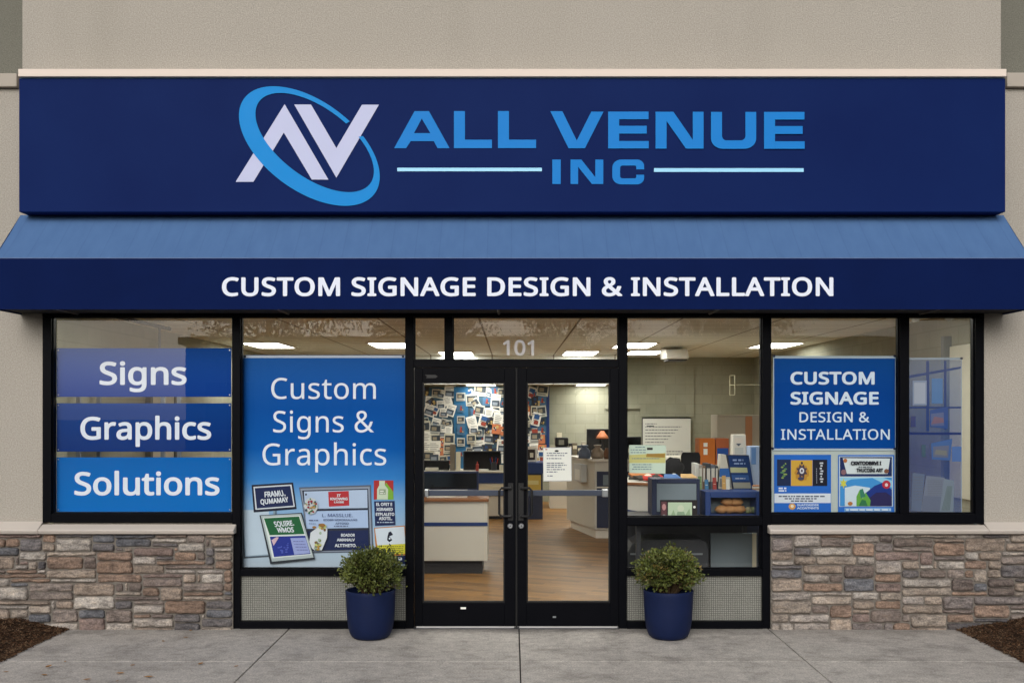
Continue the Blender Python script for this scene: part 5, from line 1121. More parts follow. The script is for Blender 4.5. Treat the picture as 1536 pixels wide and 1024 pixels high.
# small things along the window counters
r = random.Random(41); zs_ = 1.076
for i, (px, py_top, m, lab) in enumerate(((1086, 713, 'ink_190_150_90', 'tan leaflet in the front row on the dark shelf'), (1092, 718, 'ink_206_206_200', 'white leaflet in the front row on the dark shelf'), (1072, 716, 'ink_150_60_56', 'red leaflet in the front row on the dark shelf'), (1060, 719, 'ink_60_110_150', 'light blue leaflet in the front row on the dark shelf'), (1050, 714, 'ink_110_130_90', 'green leaflet in the front row on the dark shelf'))):
    Y = 1.268; mb = MB(); x = PX(px, Y); mb.obox((x, Y + .006, (zs_ + PZ(py_top, Y))/2), (.018, 0, 0), (0, .002, 0), (0, .008, (PZ(py_top, Y) - zs_)/2), m); mb.obox((x, Y + .0025 + .004, (zs_ + PZ(py_top, Y))/2 + .01), (.012, 0, 0), (0, .0006, 0), (0, .002, .008), 'paper_cream')
    tag(mb.build('leaflet'), lab, 'leaflet', 'leaflets in front of the magazines')
# whiteboard, air unit, wall fixture, panels
wb = thing('whiteboard', 'white writing board with handwritten lines leaning at the back wall', 'whiteboard', (PX(1000, 12.4), 12.4, PZ(703, 12.4)))
Y = 12.38; mb = MB(); mb.box(PX(964, Y), PX(1036, Y), Y, Y + .03, PZ(703, Y), PZ(627.5, Y), 'whiteboard'); mb.build('panel', wb)
mb = MB(); mb.box(PX(963.5, Y), PX(1036.5, Y), Y - .01, Y + .03, PZ(627.4, Y), PZ(626, Y), 'dark_grey'); mb.box(PX(963, Y), PX(964, Y), Y - .01, Y + .03, PZ(703, Y), PZ(627.4, Y), 'dark_grey'); mb.build('frame', wb)
f = Flat(Y - .002)
for i in range(13): f.scrib(968, 985 + (i*37) % 42, 636 + i*4.6, 1.3, 'ink_120_122_124', 200 + i)
f.rc(970, 638, 981, 639.3, 'ink_60_62_66'); f.build('handwriting', wb)
ac = thing('air_conditioner', 'white ceiling air conditioner above the whiteboard', 'air conditioner', (PX(1018, 8.8), 8.8, RH - .002))
mb = MB(); Y = 8.6; mb.extx([(Y, PZ(538, Y)), (Y, PZ(533, Y)), (Y + .1, PZ(523.5, Y)), (Y + .75, RH - .002), (Y + .75, PZ(536, Y))], PX(1000, Y), PX(1033, Y), 'lamp_frame'); mb.build('body', ac, bevel=.01)
mb = MB(); mb.box(PX(1003, Y), PX(1031, Y), Y + .04, Y + .6, PZ(540, Y), PZ(538.2, Y), 'dark_grey'); mb.build('louvre', ac)
ws = thing('wall_light', 'small pale wire wall fixture high on the right wall', 'wall light', (4.9, 9.9, 2.1))
mb = MB(); Y = 9.9; X0, X1 = PX(1094.5, Y), PX(1102, Y)
for x in (X0, X1): mb.tube([(x, Y, PZ(592, Y)), (x, Y, PZ(563, Y))], .007, 'ink_206_202_176', 6)
for y in (563, 577, 592): mb.tube([(X0, Y, PZ(y, Y)), (X1, Y, PZ(y, Y))], .007, 'ink_206_202_176', 6)
mb.build('wire_guard', ws)
mb = MB(); mb.tube([(X1, Y, PZ(577, Y)), (RXR - .002, Y, PZ(577, Y))], .010, 'ink_150_148_128', 6); mb.build('arm', ws)
lk = thing('reflection', 'tall pale locker with a peach edge, added for a mirrored doorway, behind the brochure stand', 'reflection', (PX(1110, 6), 6, 0))  # added box standing in for a lit doorway mirrored in the glass
mb = MB(); Y = 6.0; mb.box(PX(1076, Y), PX(1140, Y), Y, Y + .5, .0035, PZ(622, Y), 'ink_196_188_172'); mb.build('body', lk, bevel=.006)
mb = MB(); mb.box(PX(1118, Y), PX(1128, Y), Y - .012, Y - .0006, .1, PZ(624, Y), 'ink_208_150_112'); mb.box(PX(1077, Y), PX(1117, Y), Y - .008, Y - .0006, .1, PZ(626, Y), 'ink_206_200_184'); mb.build('door', lk)
# right wall: added pale panels imitating building reflections, close to the street window
for i, (ya, yb_) in enumerate(((0.75, 1.25), (1.42, 1.95), (2.12, 2.8))):
    t = thing('reflection_panel', ('pale wall panel imitating reflections, nearest the street on the right wall', 'pale wall panel imitating reflections, middle of three on the right wall', 'pale wall panel imitating reflections, farthest from the street on the right wall')[i], 'wall panel', (RXR - .02, (ya+yb_)/2, .9), 'pale panels on the right wall')
    mb = MB(); mb.box(RXR - .035, RXR - .001, ya, yb_, .9, 2.58, 'ink_226_224_206'); mb.build('panel', t, bevel=.006)
    mb = MB(); mb.box(RXR - .09, RXR - .001, yb_ + .02, yb_ + .10, .0035, 2.7, 'ink_130_136_136'); mb.build('post', t)
tr = thing('track_light', 'ceiling spotlight track in the narrow right window', 'track light', (4.2, 1.3, 2.8))
mb = MB(); mb.tube([(3.7, 1.35, RH - .04), (4.75, 1.05, RH - .04)], .018, 'ink_160_160_156', 8); mb.build('track', tr)
for k in range(3):
    x, y = 3.95 + k*.3, 1.28 - k*.085; mb = MB(); mb.tube([(x, y, RH - .06), (x, y, RH - .12)], .008, 'grey_plastic', 6); mb.tube([(x - .02, y - .05, RH - .19), (x + .01, y + .03, RH - .11)], [.045, .03], 'ink_206_206_200', 12); mb.build('spotlight', tr)

# near the glass right of the doors
ct = thing('display_counter', 'cream display counter with a blue stripe and wood rim right of the doors', 'counter', (1.7, 1.9, 0))
Y = 1.75; zk = PZ(727, Y)
pl = [(PX(942, Y), Y + .02), (PX(962, Y), Y - .02), (PX(985, Y), Y - .08), (2.0, Y - .12), (2.0, Y + .8), (1.29, Y + .8)]
mb = MB(); mb.plan(pl, .0035, zk, 'cream_laminate'); mb.build('body', ct)
mb = MB(); mb.plan([(x + (.02 if x > 1.5 else -.03), y + (.03 if y > Y + .3 else -.03)) for x, y in pl], zk + .001, zk + .03, 'wood_edge', 'cream_laminate'); mb.build('top', ct, bevel=.005)
mb = MB(); mb.obox((PX(961, Y - .05), Y - .06, PZ(769, Y)), (.20, -.015, -.03), (.0, .006, 0), (0, 0, .02), 'blue_trim'); mb.build('stripe', ct)
zk += .031
r = random.Random(9)
for i in range(11):
    x = PX(r.uniform(954, 996), 1.85); y = r.uniform(1.78, 2.2); m = r.choice(['ink_176_54_48', 'ink_214_206_190', 'ink_48_84_130', 'ink_60_56_52', 'ink_186_120_70', 'ink_84_120_90'])
    mb = MB(); a = r.uniform(-.7, .7)
    if i % 3 == 0: mb.blob((x, y, zk + .036), .05, .05, .035, m, i)
    else: mb.obox((x, y, zk + .012 + .022*(i % 3)), (.07*math.cos(a), .07*math.sin(a), 0), (-.05*math.sin(a), .05*math.cos(a), .012), (0, 0, .010), m)
    tag(mb.build('sample_piece', bevel=0), {'ink_176_54_48': 'red sample piece', 'ink_214_206_190': 'pale sample piece', 'ink_48_84_130': 'blue sample piece', 'ink_60_56_52': 'dark sample piece', 'ink_186_120_70': 'orange sample piece', 'ink_84_120_90': 'green sample piece'}[m] + ' in the clutter on the display counter', 'sample', 'clutter on the display counter')
tbx = thing('display_table', 'dark low display table right behind the glass, under the photo frame and tray', 'table', (1.63, .6, 0))
ztb = .905; x0, x1 = PX(948, .3), PX(1150, .3)
mb = MB(); mb.box(x0, x1, .20, 1.02, ztb - .035, ztb, 'dark_grey'); mb.build('top', tbx, bevel=.004)
for x in (x0 + .03, x1 - .07):
    for y in (.24, .94): mb = MB(); mb.box(x, x + .04, y, y + .04, .0035, ztb - .036, 'dark_grey'); mb.build('leg', tbx)
mb = MB(); mb.box(x0 + .02, x1 - .02, .99, 1.01, .12, ztb - .037, 'dark_grey'); mb.build('darkening_panel', tbx)  # added to keep the view under the table dark
cp = thing('van_reflection', 'dark grey rounded box imitating a mirrored van under the display table', 'mirrored van stand-in', (1.38, .72, 0))  # added dark box standing in for a van mirrored in the pane
mb = MB(); X0, X1 = PX(938, .55), PX(1062, .55)
mb.prism([(X0, .10), (X1, .10), (X1, .62), (X1 - .02, .68), (X1 - .08, .70), (X0 + .16, .70), (X0 + .06, .66), (X0, .56)], .5, .95, 'dark_grey'); mb.build('body', cp, bevel=.012)
mb = MB(); mb.box(X0 + .05, X1 - .04, .488, .4995, .36, .385, 'black_plastic'); mb.box(X0 + .04, X1 - .06, .485, .4995, .56, .575, 'grey_plastic'); mb.build('front_strip', cp)
mb = MB(); mb.box(X0 + .06, X1 - .06, .54, .92, .0035, .0995, 'toe_kick'); mb.build('base', cp)
mb = MB(); mb.box(PX(1066, .8), PX(1136, .8), .80, .83, .0035, .72, 'grey_panel'); mb.box(PX(1128, .8), PX(1134, .8), .785, .7995, .0035, .72, 'paper_cream'); tag(mb.build('grey_reflection'), 'grey upright panel imitating reflections under the display table', 'panel')  # added panel imitating the paler reflections beside the mirrored van
Y = .62
eb = thing('sample_case', 'dark framed case with a grey blue face standing on the display table', 'display case', (PX(1014, Y), Y, ztb))
X0, X1, Z1 = PX(978, Y), PX(1050, Y), PZ(718, Y)
mb = MB()
for a, b, c, d in ((X0, X0 + .045, ztb + .001, Z1), (X1 - .03, X1, ztb + .001, Z1), (X0 + .0455, X1 - .0305, Z1 - .04, Z1), (X0 + .0455, X1 - .0305, ztb + .001, ztb + .03)): mb.box(a, b, Y, Y + .3, c, d, 'navy_laminate')
mb.build('frame', eb, bevel=.004)
mb = MB(); mb.box(X0 + .046, X1 - .031, Y + .012, Y + .29, ztb + .031, Z1 - .041, 'grey_panel'); mb.build('face', eb)
for i, (a, b, m, lab) in enumerate(((995, 1022, 'ink_70_112_170', 'blue brochure lying on top of the dark case'), (1020, 1046, 'ink_196_160_110', 'tan booklet lying on top of the dark case'), (1008, 1020, 'paper', 'white folded sheet on top of the dark case'))):
    mb = MB(); yy = Y + .08 + .05*i; X_0, X_1 = PX(a, yy), PX(b, yy)
    mb.poly([(X_0, yy - .04, Z1 + .004), (X_1, yy - .04, Z1 + .004), (X_1 - .02, yy + .16, Z1 + .03), (X_0 + .03, yy + .16, Z1 + .03)], m); mb.poly([(X_0, yy - .04, Z1 + .002), (X_0 + .03, yy + .16, Z1 + .028), (X_1 - .02, yy + .16, Z1 + .028), (X_1, yy - .04, Z1 + .002)], 'paper'); tag(mb.build('brochure'), lab, 'brochure')
Y = .40
pf = thing('photo_frame', 'framed greenish drawing with a dark photo strip leaning on the dark case', 'picture frame', (PX(1018, Y), Y, ztb))
f = Flat(Y); f.pg([(991, 786), (1046, 786), (1045, 750), (990, 750)], 'ink_40_34_36'); f.pg([(1002, 784), (1038, 784), (1038, 753), (1002, 753)], 'ink_188_206_178'); f.pg([(992, 784), (1000, 784), (1000, 752), (992, 752)], 'ink_96_60_66'); f.el(996, 760, 3, 5, 'ink_190_140_140', 10); f.el(996, 775, 3, 4, 'ink_150_150_150', 10)
f.el(1021, 762, 5, 5, 'ink_206_214_190', 14); f.pg([(1013, 782), (1031, 782), (1026, 767), (1016, 767)], 'ink_140_164_136'); f.pg([(1005, 776), (1014, 774), (1010, 764)], 'ink_150_176_140'); f.pg([(1028, 772), (1036, 774), (1034, 762)], 'ink_150_176_140'); f.el(1041.5, 760, 2, 2, 'paper', 8)
f.build('picture', pf)
mb = MB(); mb.box(PX(990.5, Y), PX(1046, Y), Y + .003, Y + .018, ztb + .001, PZ(749.5, Y), 'black_plastic'); mb.build('frame', pf)
Y = .55
ty = thing('sample_tray', 'blue framed tray of brown rolls on the display table', 'tray', (PX(1100, Y), Y, ztb))
X0, X1, Z1 = PX(1058, Y), PX(1141, Y), PZ(737, Y)
mb = MB()
for a, b, c, d in ((X0, X0 + .05, ztb + .001, Z1), (X1 - .04, X1, ztb + .001, Z1), (X0 + .0505, X1 - .0405, Z1 - .055, Z1)): mb.box(a, b, Y, Y + .28, c, d, 'blue_trim')
mb.box(X0 + .051, X1 - .041, Y + .25, Y + .275, ztb + .001, Z1 - .056, 'grey_panel'); mb.box(X0 + .051, X1 - .041, Y + .02, Y + .249, ztb + .001, ztb + .012, 'blue_trim'); mb.build('frame', ty, bevel=.004)
for i, (x, z, lab) in enumerate(((1083, 769, 'brown roll at the left end of the blue tray'), (1096, 768, 'brown roll in the middle of the blue tray'), (1108, 769, 'brown roll right of the middle in the blue tray'), (1092, 757, 'brown roll stacked on top in the blue tray'), (1104, 757, 'upper right brown roll stacked in the blue tray'))):
    yy = Y + .12; mb = MB(); mb.blob((PX(x, yy), yy, ztb + .05 + (.07 if i > 2 else 0)), .066, .06, .038, 'brown_roll', i, .2); tag(mb.build('brown_roll', smooth=True), lab, 'roll', 'brown rolls in the blue tray')
mb = MB(); yy = Y + .1; 
for k in range(7): mb.blob((PX(1122 + (k % 4)*4.2, yy), yy + .02*(k % 2), ztb + .035 + .02*(k // 4)), .024, .024, .02, ['ink_120_126_90', 'ink_150_140_110', 'ink_80_90_70'][k % 3], k)
tag(mb.build('pebble_samples', smooth=True), 'small heap of mixed green and tan pebbles at the right of the blue tray', 'pebbles', kind='stuff')
# shelf with brochures
sh = thing('brochure_shelf', 'dark shelf unit carrying the brochure stand and the leaflet rack', 'shelf', (2.3, 1.5, 0))
zs = 1.075; X0, X1 = 2.02, 3.0; Y = 1.25
mb = MB(); mb.box(X0, X1, Y, Y + .6, zs - .03, zs, 'black_plastic'); mb.build('top', sh)
mb = MB(); mb.box(X0 + .02, X1 - .02, Y + .04, Y + .58, .0035, zs - .031, 'navy_laminate'); mb.build('body', sh)
Y = 1.32
for i, (x0_, x1_, m, lab) in enumerate(((1043, 1048, 'ink_196_196_190', 'pale magazine at the left end of the row on the dark shelf'), (1048.5, 1054, 'ink_150_140_130', 'grey brown magazine, second in the row on the dark shelf'), (1054.5, 1059, 'ink_120_96_76', 'brown magazine, third in the row on the dark shelf'), (1059.5, 1066, 'ink_60_64_70', 'dark magazine, fourth in the row on the dark shelf'), (1066.5, 1073, 'ink_96_100_108', 'grey magazine, fifth in the row on the dark shelf'), (1073.5, 1078, 'ink_40_44_54', 'black magazine at the right end of the row on the dark shelf'))):
    mb = MB(); mb.box(PX(x0_, Y), PX(x1_, Y), Y + .01*(i % 3), Y + .22, zs + .001, PZ(695 + (i % 3)*2, Y), m); mb.box(PX(x0_ + .8, Y), PX(x1_ - .8, Y), Y + .01*(i % 3) - .002, Y + .01*(i % 3) - .0004, PZ(722, Y), PZ(702, Y), 'ink_190_186_176'); tag(mb.build('magazine', bevel=.002), lab, 'magazine', 'magazines on the dark shelf')
bsd = thing('brochure_stand', 'blue tiered brochure stand leaning back on the dark shelf', 'brochure stand', (PX(1107, Y), Y, zs))
def lean(pts, y0_, dy, m, mb):
    zt, zb_ = min(p[1] for p in pts), max(p[1] for p in pts)
    mb.poly([(PX(a, Y), y0_ + dy*(zb_ - b)/(zb_ - zt), PZ(b, Y)) for a, b in pts], m)
mb = MB(); mb.prism([(PX(a, Y), PZ(b, Y)) for a, b in ((1101, 735.5), (1132, 735.5), (1124, 682.5), (1091, 682))], Y + .02, Y + .10, 'navy_laminate'); mb.build('back', bsd)
f = Flat(Y + .018); f.pg([(1101, 735), (1131, 735), (1123.5, 684), (1092, 683)], 'ink_26_58_112'); f.pg([(1096, 708.5), (1121.5, 708.5), (1120.5, 701), (1095, 700.5)], 'ink_186_190_150'); f.pg([(1098.5, 720), (1124, 720), (1122.5, 712), (1097, 712)], 'ink_48_88_150'); f.pg([(1100.5, 732), (1127, 732), (1125, 723), (1099, 723)], 'ink_150_150_140'); f.scrib(1099, 1115, 691, 2.6, 'ink_150_170_210', 76); f.scrib(1101, 1118, 696, 2.2, 'ink_150_170_210', 77); f.scrib(1103, 1118, 718, 1.5, 'ink_190_200_220', 78); f.build('leaflets', bsd)
mb = MB(); mb.prism([(PX(a, Y), PZ(b, Y)) for a, b in ((1079, 733), (1100, 733), (1090.5, 682), (1083, 681.5))], Y + .05, Y + .2, 'ink_206_200_186'); mb.build('side_panel', bsd)
f = Flat(Y + .048); f.pg([(1079, 715), (1096, 715), (1094, 702), (1079.6, 702)], 'ink_50_100_170'); f.pg([(1079, 730), (1098, 731), (1096, 717), (1079, 717)], 'ink_140_140_140'); f.build('side_leaflets', bsd)
Y = 1.6
lr = thing('leaflet_rack', 'tall white leaflet rack behind the blue brochure stand', 'leaflet rack', (PX(1108, Y), Y, zs))
mb = MB(); mb.prism([(PX(a, Y), PZ(b, Y)) for a, b in ((1098, 735), (1121, 735), (1118.5, 651.5), (1099.5, 651.5))], Y, Y + .12, 'white_laminate'); mb.build('body', lr, bevel=.006)
f = Flat(Y - .002); f.rc(1102, 656, 1115, 664, 'ink_226_214_200'); f.pg([(1104, 665), (1112, 665), (1108, 669)], 'ink_90_96_110'); f.rc(1102, 671, 1115, 681, 'ink_196_196_190'); f.build('leaflets', lr)
mb = MB(); mb.box(PX(1125, 1.45), PX(1142, 1.45), 1.45, 1.62, zs + .001, PZ(669, 1.45), 'ink_176_196_226'); mb.box(PX(1127, 1.45), PX(1134, 1.45), 1.446, 1.4495, PZ(696, 1.45), PZ(671, 1.45), 'ink_110_150_206'); tag(mb.build('brochure_box', bevel=.003), 'pale blue brochure box at the right end of the dark shelf', 'box')
mb = MB()
for k in range(5): mb.box(PX(1130, 1.28), PX(1142, 1.28), 1.28 + .004*(k % 2), 1.42, zs + .001 + .011*k, zs + .0105 + .011*k, ['paper', 'ink_196_140_100', 'paper_cream'][k % 3])
tag(mb.build('paper_stack'), 'short stack of papers in front of the pale blue brochure box', 'paper stack')
# cabinet with binders, chair, monitor behind
Y = 4.2
cb_ = thing('side_cabinet', 'low cream cabinet under the orange binder boxes', 'cabinet', (PX(1075, Y), Y, 0))
X0, X1 = PX(1046, Y), PX(1128, Y); zq = PZ(697, Y)
mb = MB(); mb.box(X0, X1, Y, Y + .5, .0035, zq - .001, 'cream_laminate'); mb.build('body', cb_, bevel=.004)
for a, b, m, lab in ((1050.5, 1074, 'orange_box', 'bright orange binder box with white labels on the side cabinet'), (1075, 1095, 'orange_dim', 'dull rust coloured binder box right of the bright orange one')):
    t = thing('binder_box', lab, 'binder box', (PX((a+b)/2, Y + .06), Y + .06, zq), 'binder boxes on the side cabinet')
    mb = MB(); mb.box(PX(a, Y), PX(b, Y), Y + .06, Y + .38, zq + .001, PZ(657.5, Y), m); mb.build('body', t, bevel=.004)
    mb = MB()
    if m == 'orange_box': mb.box(PX(1056.5, Y), PX(1062.5, Y), Y + .055, Y + .0595, PZ(670, Y), PZ(664, Y), 'paper'); mb.box(PX(1056.5, Y), PX(1062.5, Y), Y + .055, Y + .0595, PZ(682, Y), PZ(673, Y), 'paper')
    else: mb.box(PX(1077, Y), PX(1094, Y), Y + .055, Y + .0595, PZ(690, Y), PZ(672, Y), 'ink_44_84_160')
    mb.build('label', t)
Y = 3.3
ch = thing('office_chair', 'black mesh office chair between the whiteboard and the orange box', 'chair', (PX(1037, Y), Y, 0))
cx = PX(1036.5, Y); hw = (PX(1051, Y) - PX(1022, Y))/2
mb = MB(); mb.prism([(cx - hw*.92, PZ(712, Y) - .25), (cx + hw*.92, PZ(712, Y) - .25), (cx + hw, PZ(684, Y)), (cx + hw*.85, PZ(678, Y)), (cx - hw*.85, PZ(678, Y)), (cx - hw, PZ(684, Y))], Y, Y + .05, 'black_fabric'); mb.build('backrest', ch, bevel=.015)
mb = MB(); mb.box(cx - .24, cx + .24, Y - .48, Y - .01, .46, .54, 'black_fabric'); mb.build('seat', ch, bevel=.03)
mb = MB(); mb.tube([(cx, Y - .2, .09), (cx, Y - .2, .46)], .03, 'black_plastic', 10); mb.box(cx - .03, cx + .03, Y - .02, Y + .06, .5, 1.05, 'black_plastic'); mb.build('column', ch)
for k in range(5):
    a = k*2*math.pi/5 + .3; mb = MB(); mb.tube([(cx, Y - .2, .10), (cx + .28*math.cos(a), Y - .2 + .28*math.sin(a), .065)], [.03, .018], 'black_plastic', 8); mb.blob((cx + .28*math.cos(a), Y - .2 + .28*math.sin(a), .032), .028, .028, .028, 'black_rubber', 0, 0); mb.build('leg', ch)
mb = MB(); Yq = 2.35; mb.blob((PX(1010, Yq), Yq, zk + .11), .11, .1, .11, 'black_fabric', 3, .35); tag(mb.build('shoulder_bag', smooth=True), 'slumped black bag on the display counter below the whiteboard', 'bag')
monitor(918, 962, 654.5, 672, 6.5, 1.1505, 'black monitor on the reception counter behind the window notice')

# left of the shop, seen above and between the banners
shf = thing('storage_shelf', 'grey metal storage shelf against the left wall behind the stacked banners', 'shelf', (-4.2, 2.6, 0))
for x in (-4.65, -3.75):
    for y in (2.2, 2.75): mb = MB(); mb.box(x, x + .04, y, y + .04, .0035, 2.1, 'grey_plastic'); mb.build('post', shf)
for z in (.3, .8, 1.3, 1.8): mb = MB(); mb.box(-4.66, -3.70, 2.19, 2.80, z, z + .03, 'grey_plastic'); mb.build('shelf_board', shf)
dr_ = thing('inner_door', 'pale interior door in the left wall of the shop', 'door', (RXL + .03, 5.2, 0))
mb = MB(); mb.box(RXL + .001, RXL + .05, 4.7, 5.6, .0035, 2.1, 'ink_206_200_180'); mb.build('leaf', dr_)
mb = MB(); mb.box(RXL + .001, RXL + .07, 4.6, 4.69, .0035, 2.2, 'ink_96_92_80'); mb.box(RXL + .001, RXL + .07, 5.61, 5.7, .0035, 2.2, 'ink_96_92_80'); mb.box(RXL + .001, RXL + .07, 4.691, 5.609, 2.11, 2.2, 'ink_96_92_80'); mb.build('frame', dr_)
rl = thing('curtain_rail', 'dark rail and drop rod at the ceiling of the left window', 'rail', (-3.9, 1.6, 2.8))
mb = MB(); mb.tube([(-4.35, .75, RH - .06), (-4.3, 4.2, RH - .06)], .022, 'dark_grey', 8); mb.build('track', rl)
for y in (.8, 3.9): mb = MB(); mb.tube([(-4.33, y, RH - .07), (-4.33, y, RH - .35)], .016, 'grey_plastic', 8); mb.build('drop_rod', rl)

# =================================================================== PLANTERS
def planter(px, label_p, label_s, seed, bronze):
    Y = -0.375; cx = PX(px, Y); cy = Y; hz = 0.395; ro = .205
    p = MB(); prof = [(.02, .001), (.122, .001), (.140, .006), (.158, .022), (.172, .05), (.183, .09), (.192, .16), (.199, .26), (.203, .36), (ro, hz - .006), (ro - .003, hz), (ro - .010, hz + .001), (ro - .016, hz - .004), (ro - .020, hz - .05)]
    p.lathe((cx, cy, 0), prof, 'pot_blue', 56)
    o = tag(p.build('planter', smooth=True, origin=(cx, cy, 0)), label_p, 'planter', 'blue planters flanking the doors')
    s = MB(); s.lathe((cx, cy, hz - .05), [(.03, -.01), (ro - .021, -.01), (ro - .022, 0.0), (.05, .012)], 'soil', 24); s.build('soil', o)
    r = random.Random(seed); t = thing('shrub', label_s, 'shrub', (cx, cy, hz - .04), 'shrubs in the blue planters')
    st = MB(); lf = MB(); cz = hz + .145
    tips = []
    for i in range(210):
        th = r.uniform(0, 6.283); cph = r.uniform(-.62, 1); sph = math.sqrt(1 - cph*cph)
        d = Vector((sph*math.cos(th), sph*math.sin(th), cph))
        k = .93 + (.26 if bronze else .42)*noise.noise(d*1.9 + Vector((seed, 0, 0))) + r.uniform(-.10, .06)
        rad = Vector((.262*d.x*k, .245*d.y*k, (.195 if d.z > 0 else .20)*d.z*k)); tip = Vector((cx, cy, cz)) + rad
        tips.append((tip, d))
        if i % 3 == 0:
            b = Vector((cx + .05*d.x, cy + .05*d.y, hz - .045)); m = b.lerp(tip, .5) + Vector((0, 0, .02)); st.tube([b, m, b.lerp(tip, .93)], [.006, .004, .002], 'twig', 5)
    st.build('stems', t)
    def leaf(p, d, sz, col):
        lf.tint = col
        u = (d + Vector((r.gauss(0, .7), r.gauss(0, .7), r.gauss(0.15, .6)))).normalized(); w = u.cross(Vector((r.gauss(0, 1), r.gauss(0, 1), r.gauss(0, 1)))).normalized(); n_ = u.cross(w)
        a = p; b = p + u*sz*.5 + w*sz*.32 + n_*sz*.08; c = p + u*sz; e = p + u*sz*.5 - w*sz*.32 + n_*sz*.08; q = p + u*sz*.5 - n_*sz*.02
        i = [lf.vert(x) for x in (a, b, c, e, q)]
        for f in ((i[0], i[1], i[4]), (i[1], i[2], i[4]), (i[2], i[3], i[4]), (i[3], i[0], i[4])): lf.face(f, 'leaf')
    for tip, d in tips:
        hue = r.random(); tone = r.uniform(.65, 1.35)
        n_ = r.randint(20, 30)
        for j in range(n_):
            back = abs(r.gauss(0, .05)); p_ = tip - d*back + Vector((r.gauss(0, .024), r.gauss(0, .024), r.gauss(0, .020)))
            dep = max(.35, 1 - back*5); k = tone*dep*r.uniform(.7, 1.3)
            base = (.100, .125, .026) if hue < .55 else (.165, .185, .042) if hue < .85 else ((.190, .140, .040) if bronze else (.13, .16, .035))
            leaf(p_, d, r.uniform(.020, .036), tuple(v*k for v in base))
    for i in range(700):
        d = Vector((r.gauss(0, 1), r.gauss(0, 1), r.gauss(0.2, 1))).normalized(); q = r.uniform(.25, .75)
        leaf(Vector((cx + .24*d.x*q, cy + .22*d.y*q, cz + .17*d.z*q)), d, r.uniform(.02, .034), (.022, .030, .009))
    lf.build('foliage', t)
planter(556, 'dark blue planter left of the doors, before the tall blue banner', 'dense green shrub in the planter left of the doors', 3, False)
planter(1002.5, 'dark blue planter right of the doors, before the dark low pane', 'rounded olive green shrub in the planter right of the doors', 12, True)

# fallen leaves
r = random.Random(2); proto_leaf = None
for i, (zx, zy) in enumerate(((280, 928), (375, 893), (690, 965), (857, 985), (1097, 712), (765, 915), (1155, 908), (35, 950), (675, 1003), (1360, 920), (1070, 752), (940, 775), (255, 970), (500, 1000))):
    px, py = zx/3.84, 760 + zy/3.84; y = GY(py); x = PX(px, y)
    if proto_leaf is None:
        mb = MB(); pts = [(0, -.03), (.011, -.012), (.014, .006), (.006, .022), (0, .034), (-.007, .02), (-.015, .004), (-.010, -.014)]
        c = mb.vert((0, 0, .006)); ids = [mb.vert((a, b, .010 + .10*abs(a) + .06*abs(b)*(b > 0))) for a, b in pts]
        for k in range(8): mb.face((c, ids[k], ids[(k+1) % 8]), 'dry_leaf')
        proto_leaf = mb.build('fallen_leaf', origin=(0, 0, 0)); o = proto_leaf
    else: o = proto_leaf.copy(); C.objects.link(o)
    s_ = r.uniform(.5, 1.0) if i not in (0, 2, 3) else 1.15
    o.location = (x, y, .0005); o.rotation_euler = (0, 0, r.uniform(0, 6.28)); o.scale = (s_, s_, s_*r.uniform(.5, 1.4)); tag(o, 'small dry tan leaf lying on the left part of the sidewalk', 'fallen leaf', 'dry leaves fallen on the sidewalk')

# =================================================================== ACROSS THE STREET (seen in the glass)
for x0, x1, lab in ((-16.5, 3, 'low tan building across the parking lot, left of the pair mirrored in the windows'), (5, 19.6, 'low tan building across the parking lot, right of the pair, added to block sky mirrored in the windows')):  # right one added to block mirrored sky, left one cut short to show it
    fb = thing('far_building', lab, 'building', ((x0+x1)/2, -44, -.13), 'buildings across the parking lot')
    mb = MB(); mb.box(x0, x1, -52, -44, -.13, 5.2, 'brick_far'); mb.build('wall', fb)
    mb = MB(); mb.box(x0 - .3, x1 + .3, -52.3, -43.7, 5.2, 5.6, 'roof_far'); mb.build('roof', fb)
    for k in range(int((x1 - x0 - 1)/3.6)): mb = MB(); mb.box(x0 + 1 + k*3.6, x0 + 3.5 + k*3.6, -44.05, -43.99, .9, 3.3, 'window_far'); mb.build('window', fb)
def tree(x, y, h, seed):
    r = random.Random(seed); t = thing('street_tree', 'leafy tree across the parking lot, mirrored faintly in the glass', 'tree', (x, y, -.13), 'trees across the parking lot')
    mb = MB(); mb.tube([(x, y, -.13), (x + .1, y, h*.25), (x - .05, y + .1, h*.5), (x, y, h*.8)], [.22, .17, .12, .04], 'bark', 8)
    for k in range(6): a = k*1.05; z = h*(.3 + .07*k); mb.tube([(x, y, z), (x + 1.5*math.cos(a), y + 1.5*math.sin(a), z + 1.2)], [.08, .02], 'bark', 6)
    mb.build('trunk', t)
    lf = MB()
    for k in range(70):
        d = Vector((r.gauss(0, 1), r.gauss(0, 1), r.gauss(0, 1))).normalized()*r.uniform(.4, 1); c = Vector((x + d.x*h*.34, y + d.y*h*.34, h*.66 + d.z*h*.32)); tone = r.uniform(.5, 1.3)
        for j in range(80):
            p = c + Vector((r.gauss(0, .4), r.gauss(0, .4), r.gauss(0, .3))); u = Vector((r.gauss(0, 1), r.gauss(0, 1), r.gauss(0, 1))).normalized()*.085; v = u.orthogonal().normalized()*.045
            lf.tint = (.045*tone, .07*tone, .022*tone); lf.poly([p - u, p - v, p + u, p + v], 'leaf')
    lf.build('crown', t)
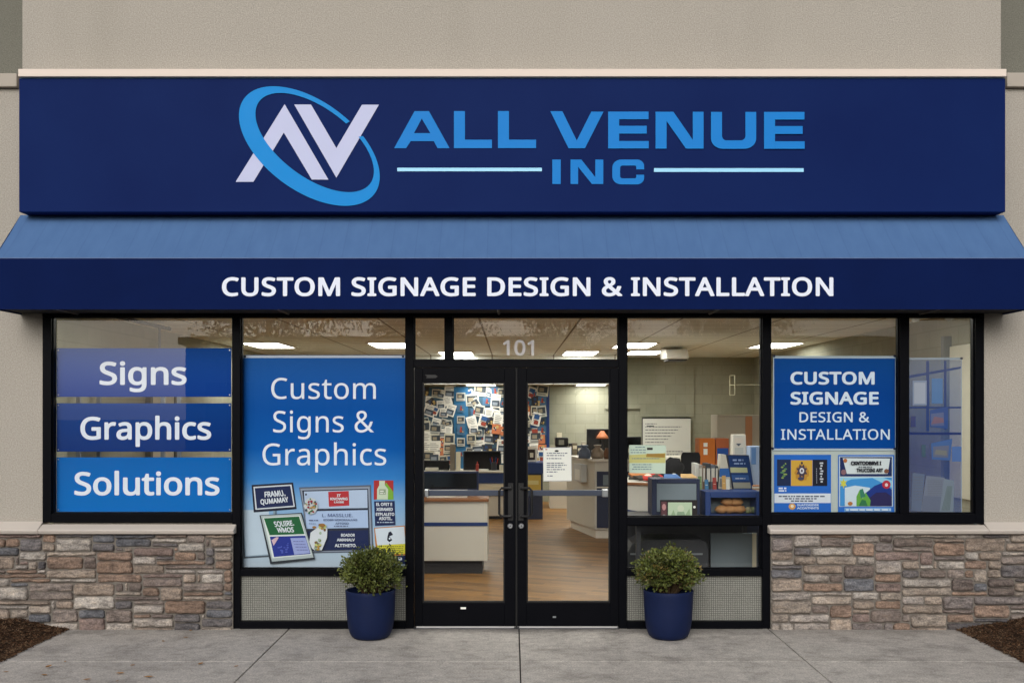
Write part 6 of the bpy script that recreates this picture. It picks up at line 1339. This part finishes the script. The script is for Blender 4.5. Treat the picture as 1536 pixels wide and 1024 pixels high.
for x, y, h, s in ((-9, -30, 8.5, 1), (-3.5, -33, 7.2, 2), (2.5, -36, 8.0, 3), (8.5, -31, 9.0, 4)): tree(x, y, h, s)

# =================================================================== LIGHT, SKY, CAMERA
w = bpy.data.worlds.new('World'); sc.world = w; w.use_nodes = True; nt_ = w.node_tree
bg = nt_.nodes['Background']; sky = nt_.nodes.new('ShaderNodeTexSky'); sky.sky_type = 'NISHITA'; sky.sun_disc = False
EL, AZ = R(27), R(188)
sky.sun_elevation = EL; sky.sun_rotation = AZ; sky.air_density = 1.2; sky.dust_density = 3.5; sky.ozone_density = 1.0
bw = nt_.nodes.new('ShaderNodeRGBToBW'); nt_.links.new(sky.outputs[0], bw.inputs[0])
mx = nt_.nodes.new('ShaderNodeMix'); mx.data_type = 'RGBA'; mx.inputs[0].default_value = 0.70
nt_.links.new(sky.outputs[0], mx.inputs[6]); nt_.links.new(bw.outputs[0], mx.inputs[7]); nt_.links.new(mx.outputs[2], bg.inputs[0])
bg.inputs[1].default_value = 0.126
L = bpy.data.lights.new('sun', 'SUN'); L.energy = 1.2; L.angle = R(34); L.color = (1.0, 0.99, 0.975)
so = bpy.data.objects.new('sun', L); C.objects.link(so)
dv = Vector((math.sin(AZ)*math.cos(EL), math.cos(AZ)*math.cos(EL), math.sin(EL)))
so.rotation_euler = dv.to_track_quat('Z', 'Y').to_euler(); so.location = (0, -12, 14)

cam = bpy.data.cameras.new('camera'); cam.sensor_width = 36; cam.lens = 1575/1536*36; cam.shift_y = (616-512)/1536; cam.clip_end = 800
co = bpy.data.objects.new('camera', cam); C.objects.link(co); co.location = (0, -D, EYE); co.rotation_euler = (R(90), 0, 0)
sc.camera = co
sc.render.engine = 'CYCLES'; sc.cycles.use_denoising = True; sc.cycles.max_bounces = 10; sc.cycles.diffuse_bounces = 7; sc.cycles.transparent_max_bounces = 12
sc.cycles.sample_clamp_indirect = 6; sc.cycles.caustics_reflective = False; sc.cycles.caustics_refractive = False
sc.view_settings.view_transform = 'Standard'; sc.view_settings.look = 'None'; sc.view_settings.exposure = 0
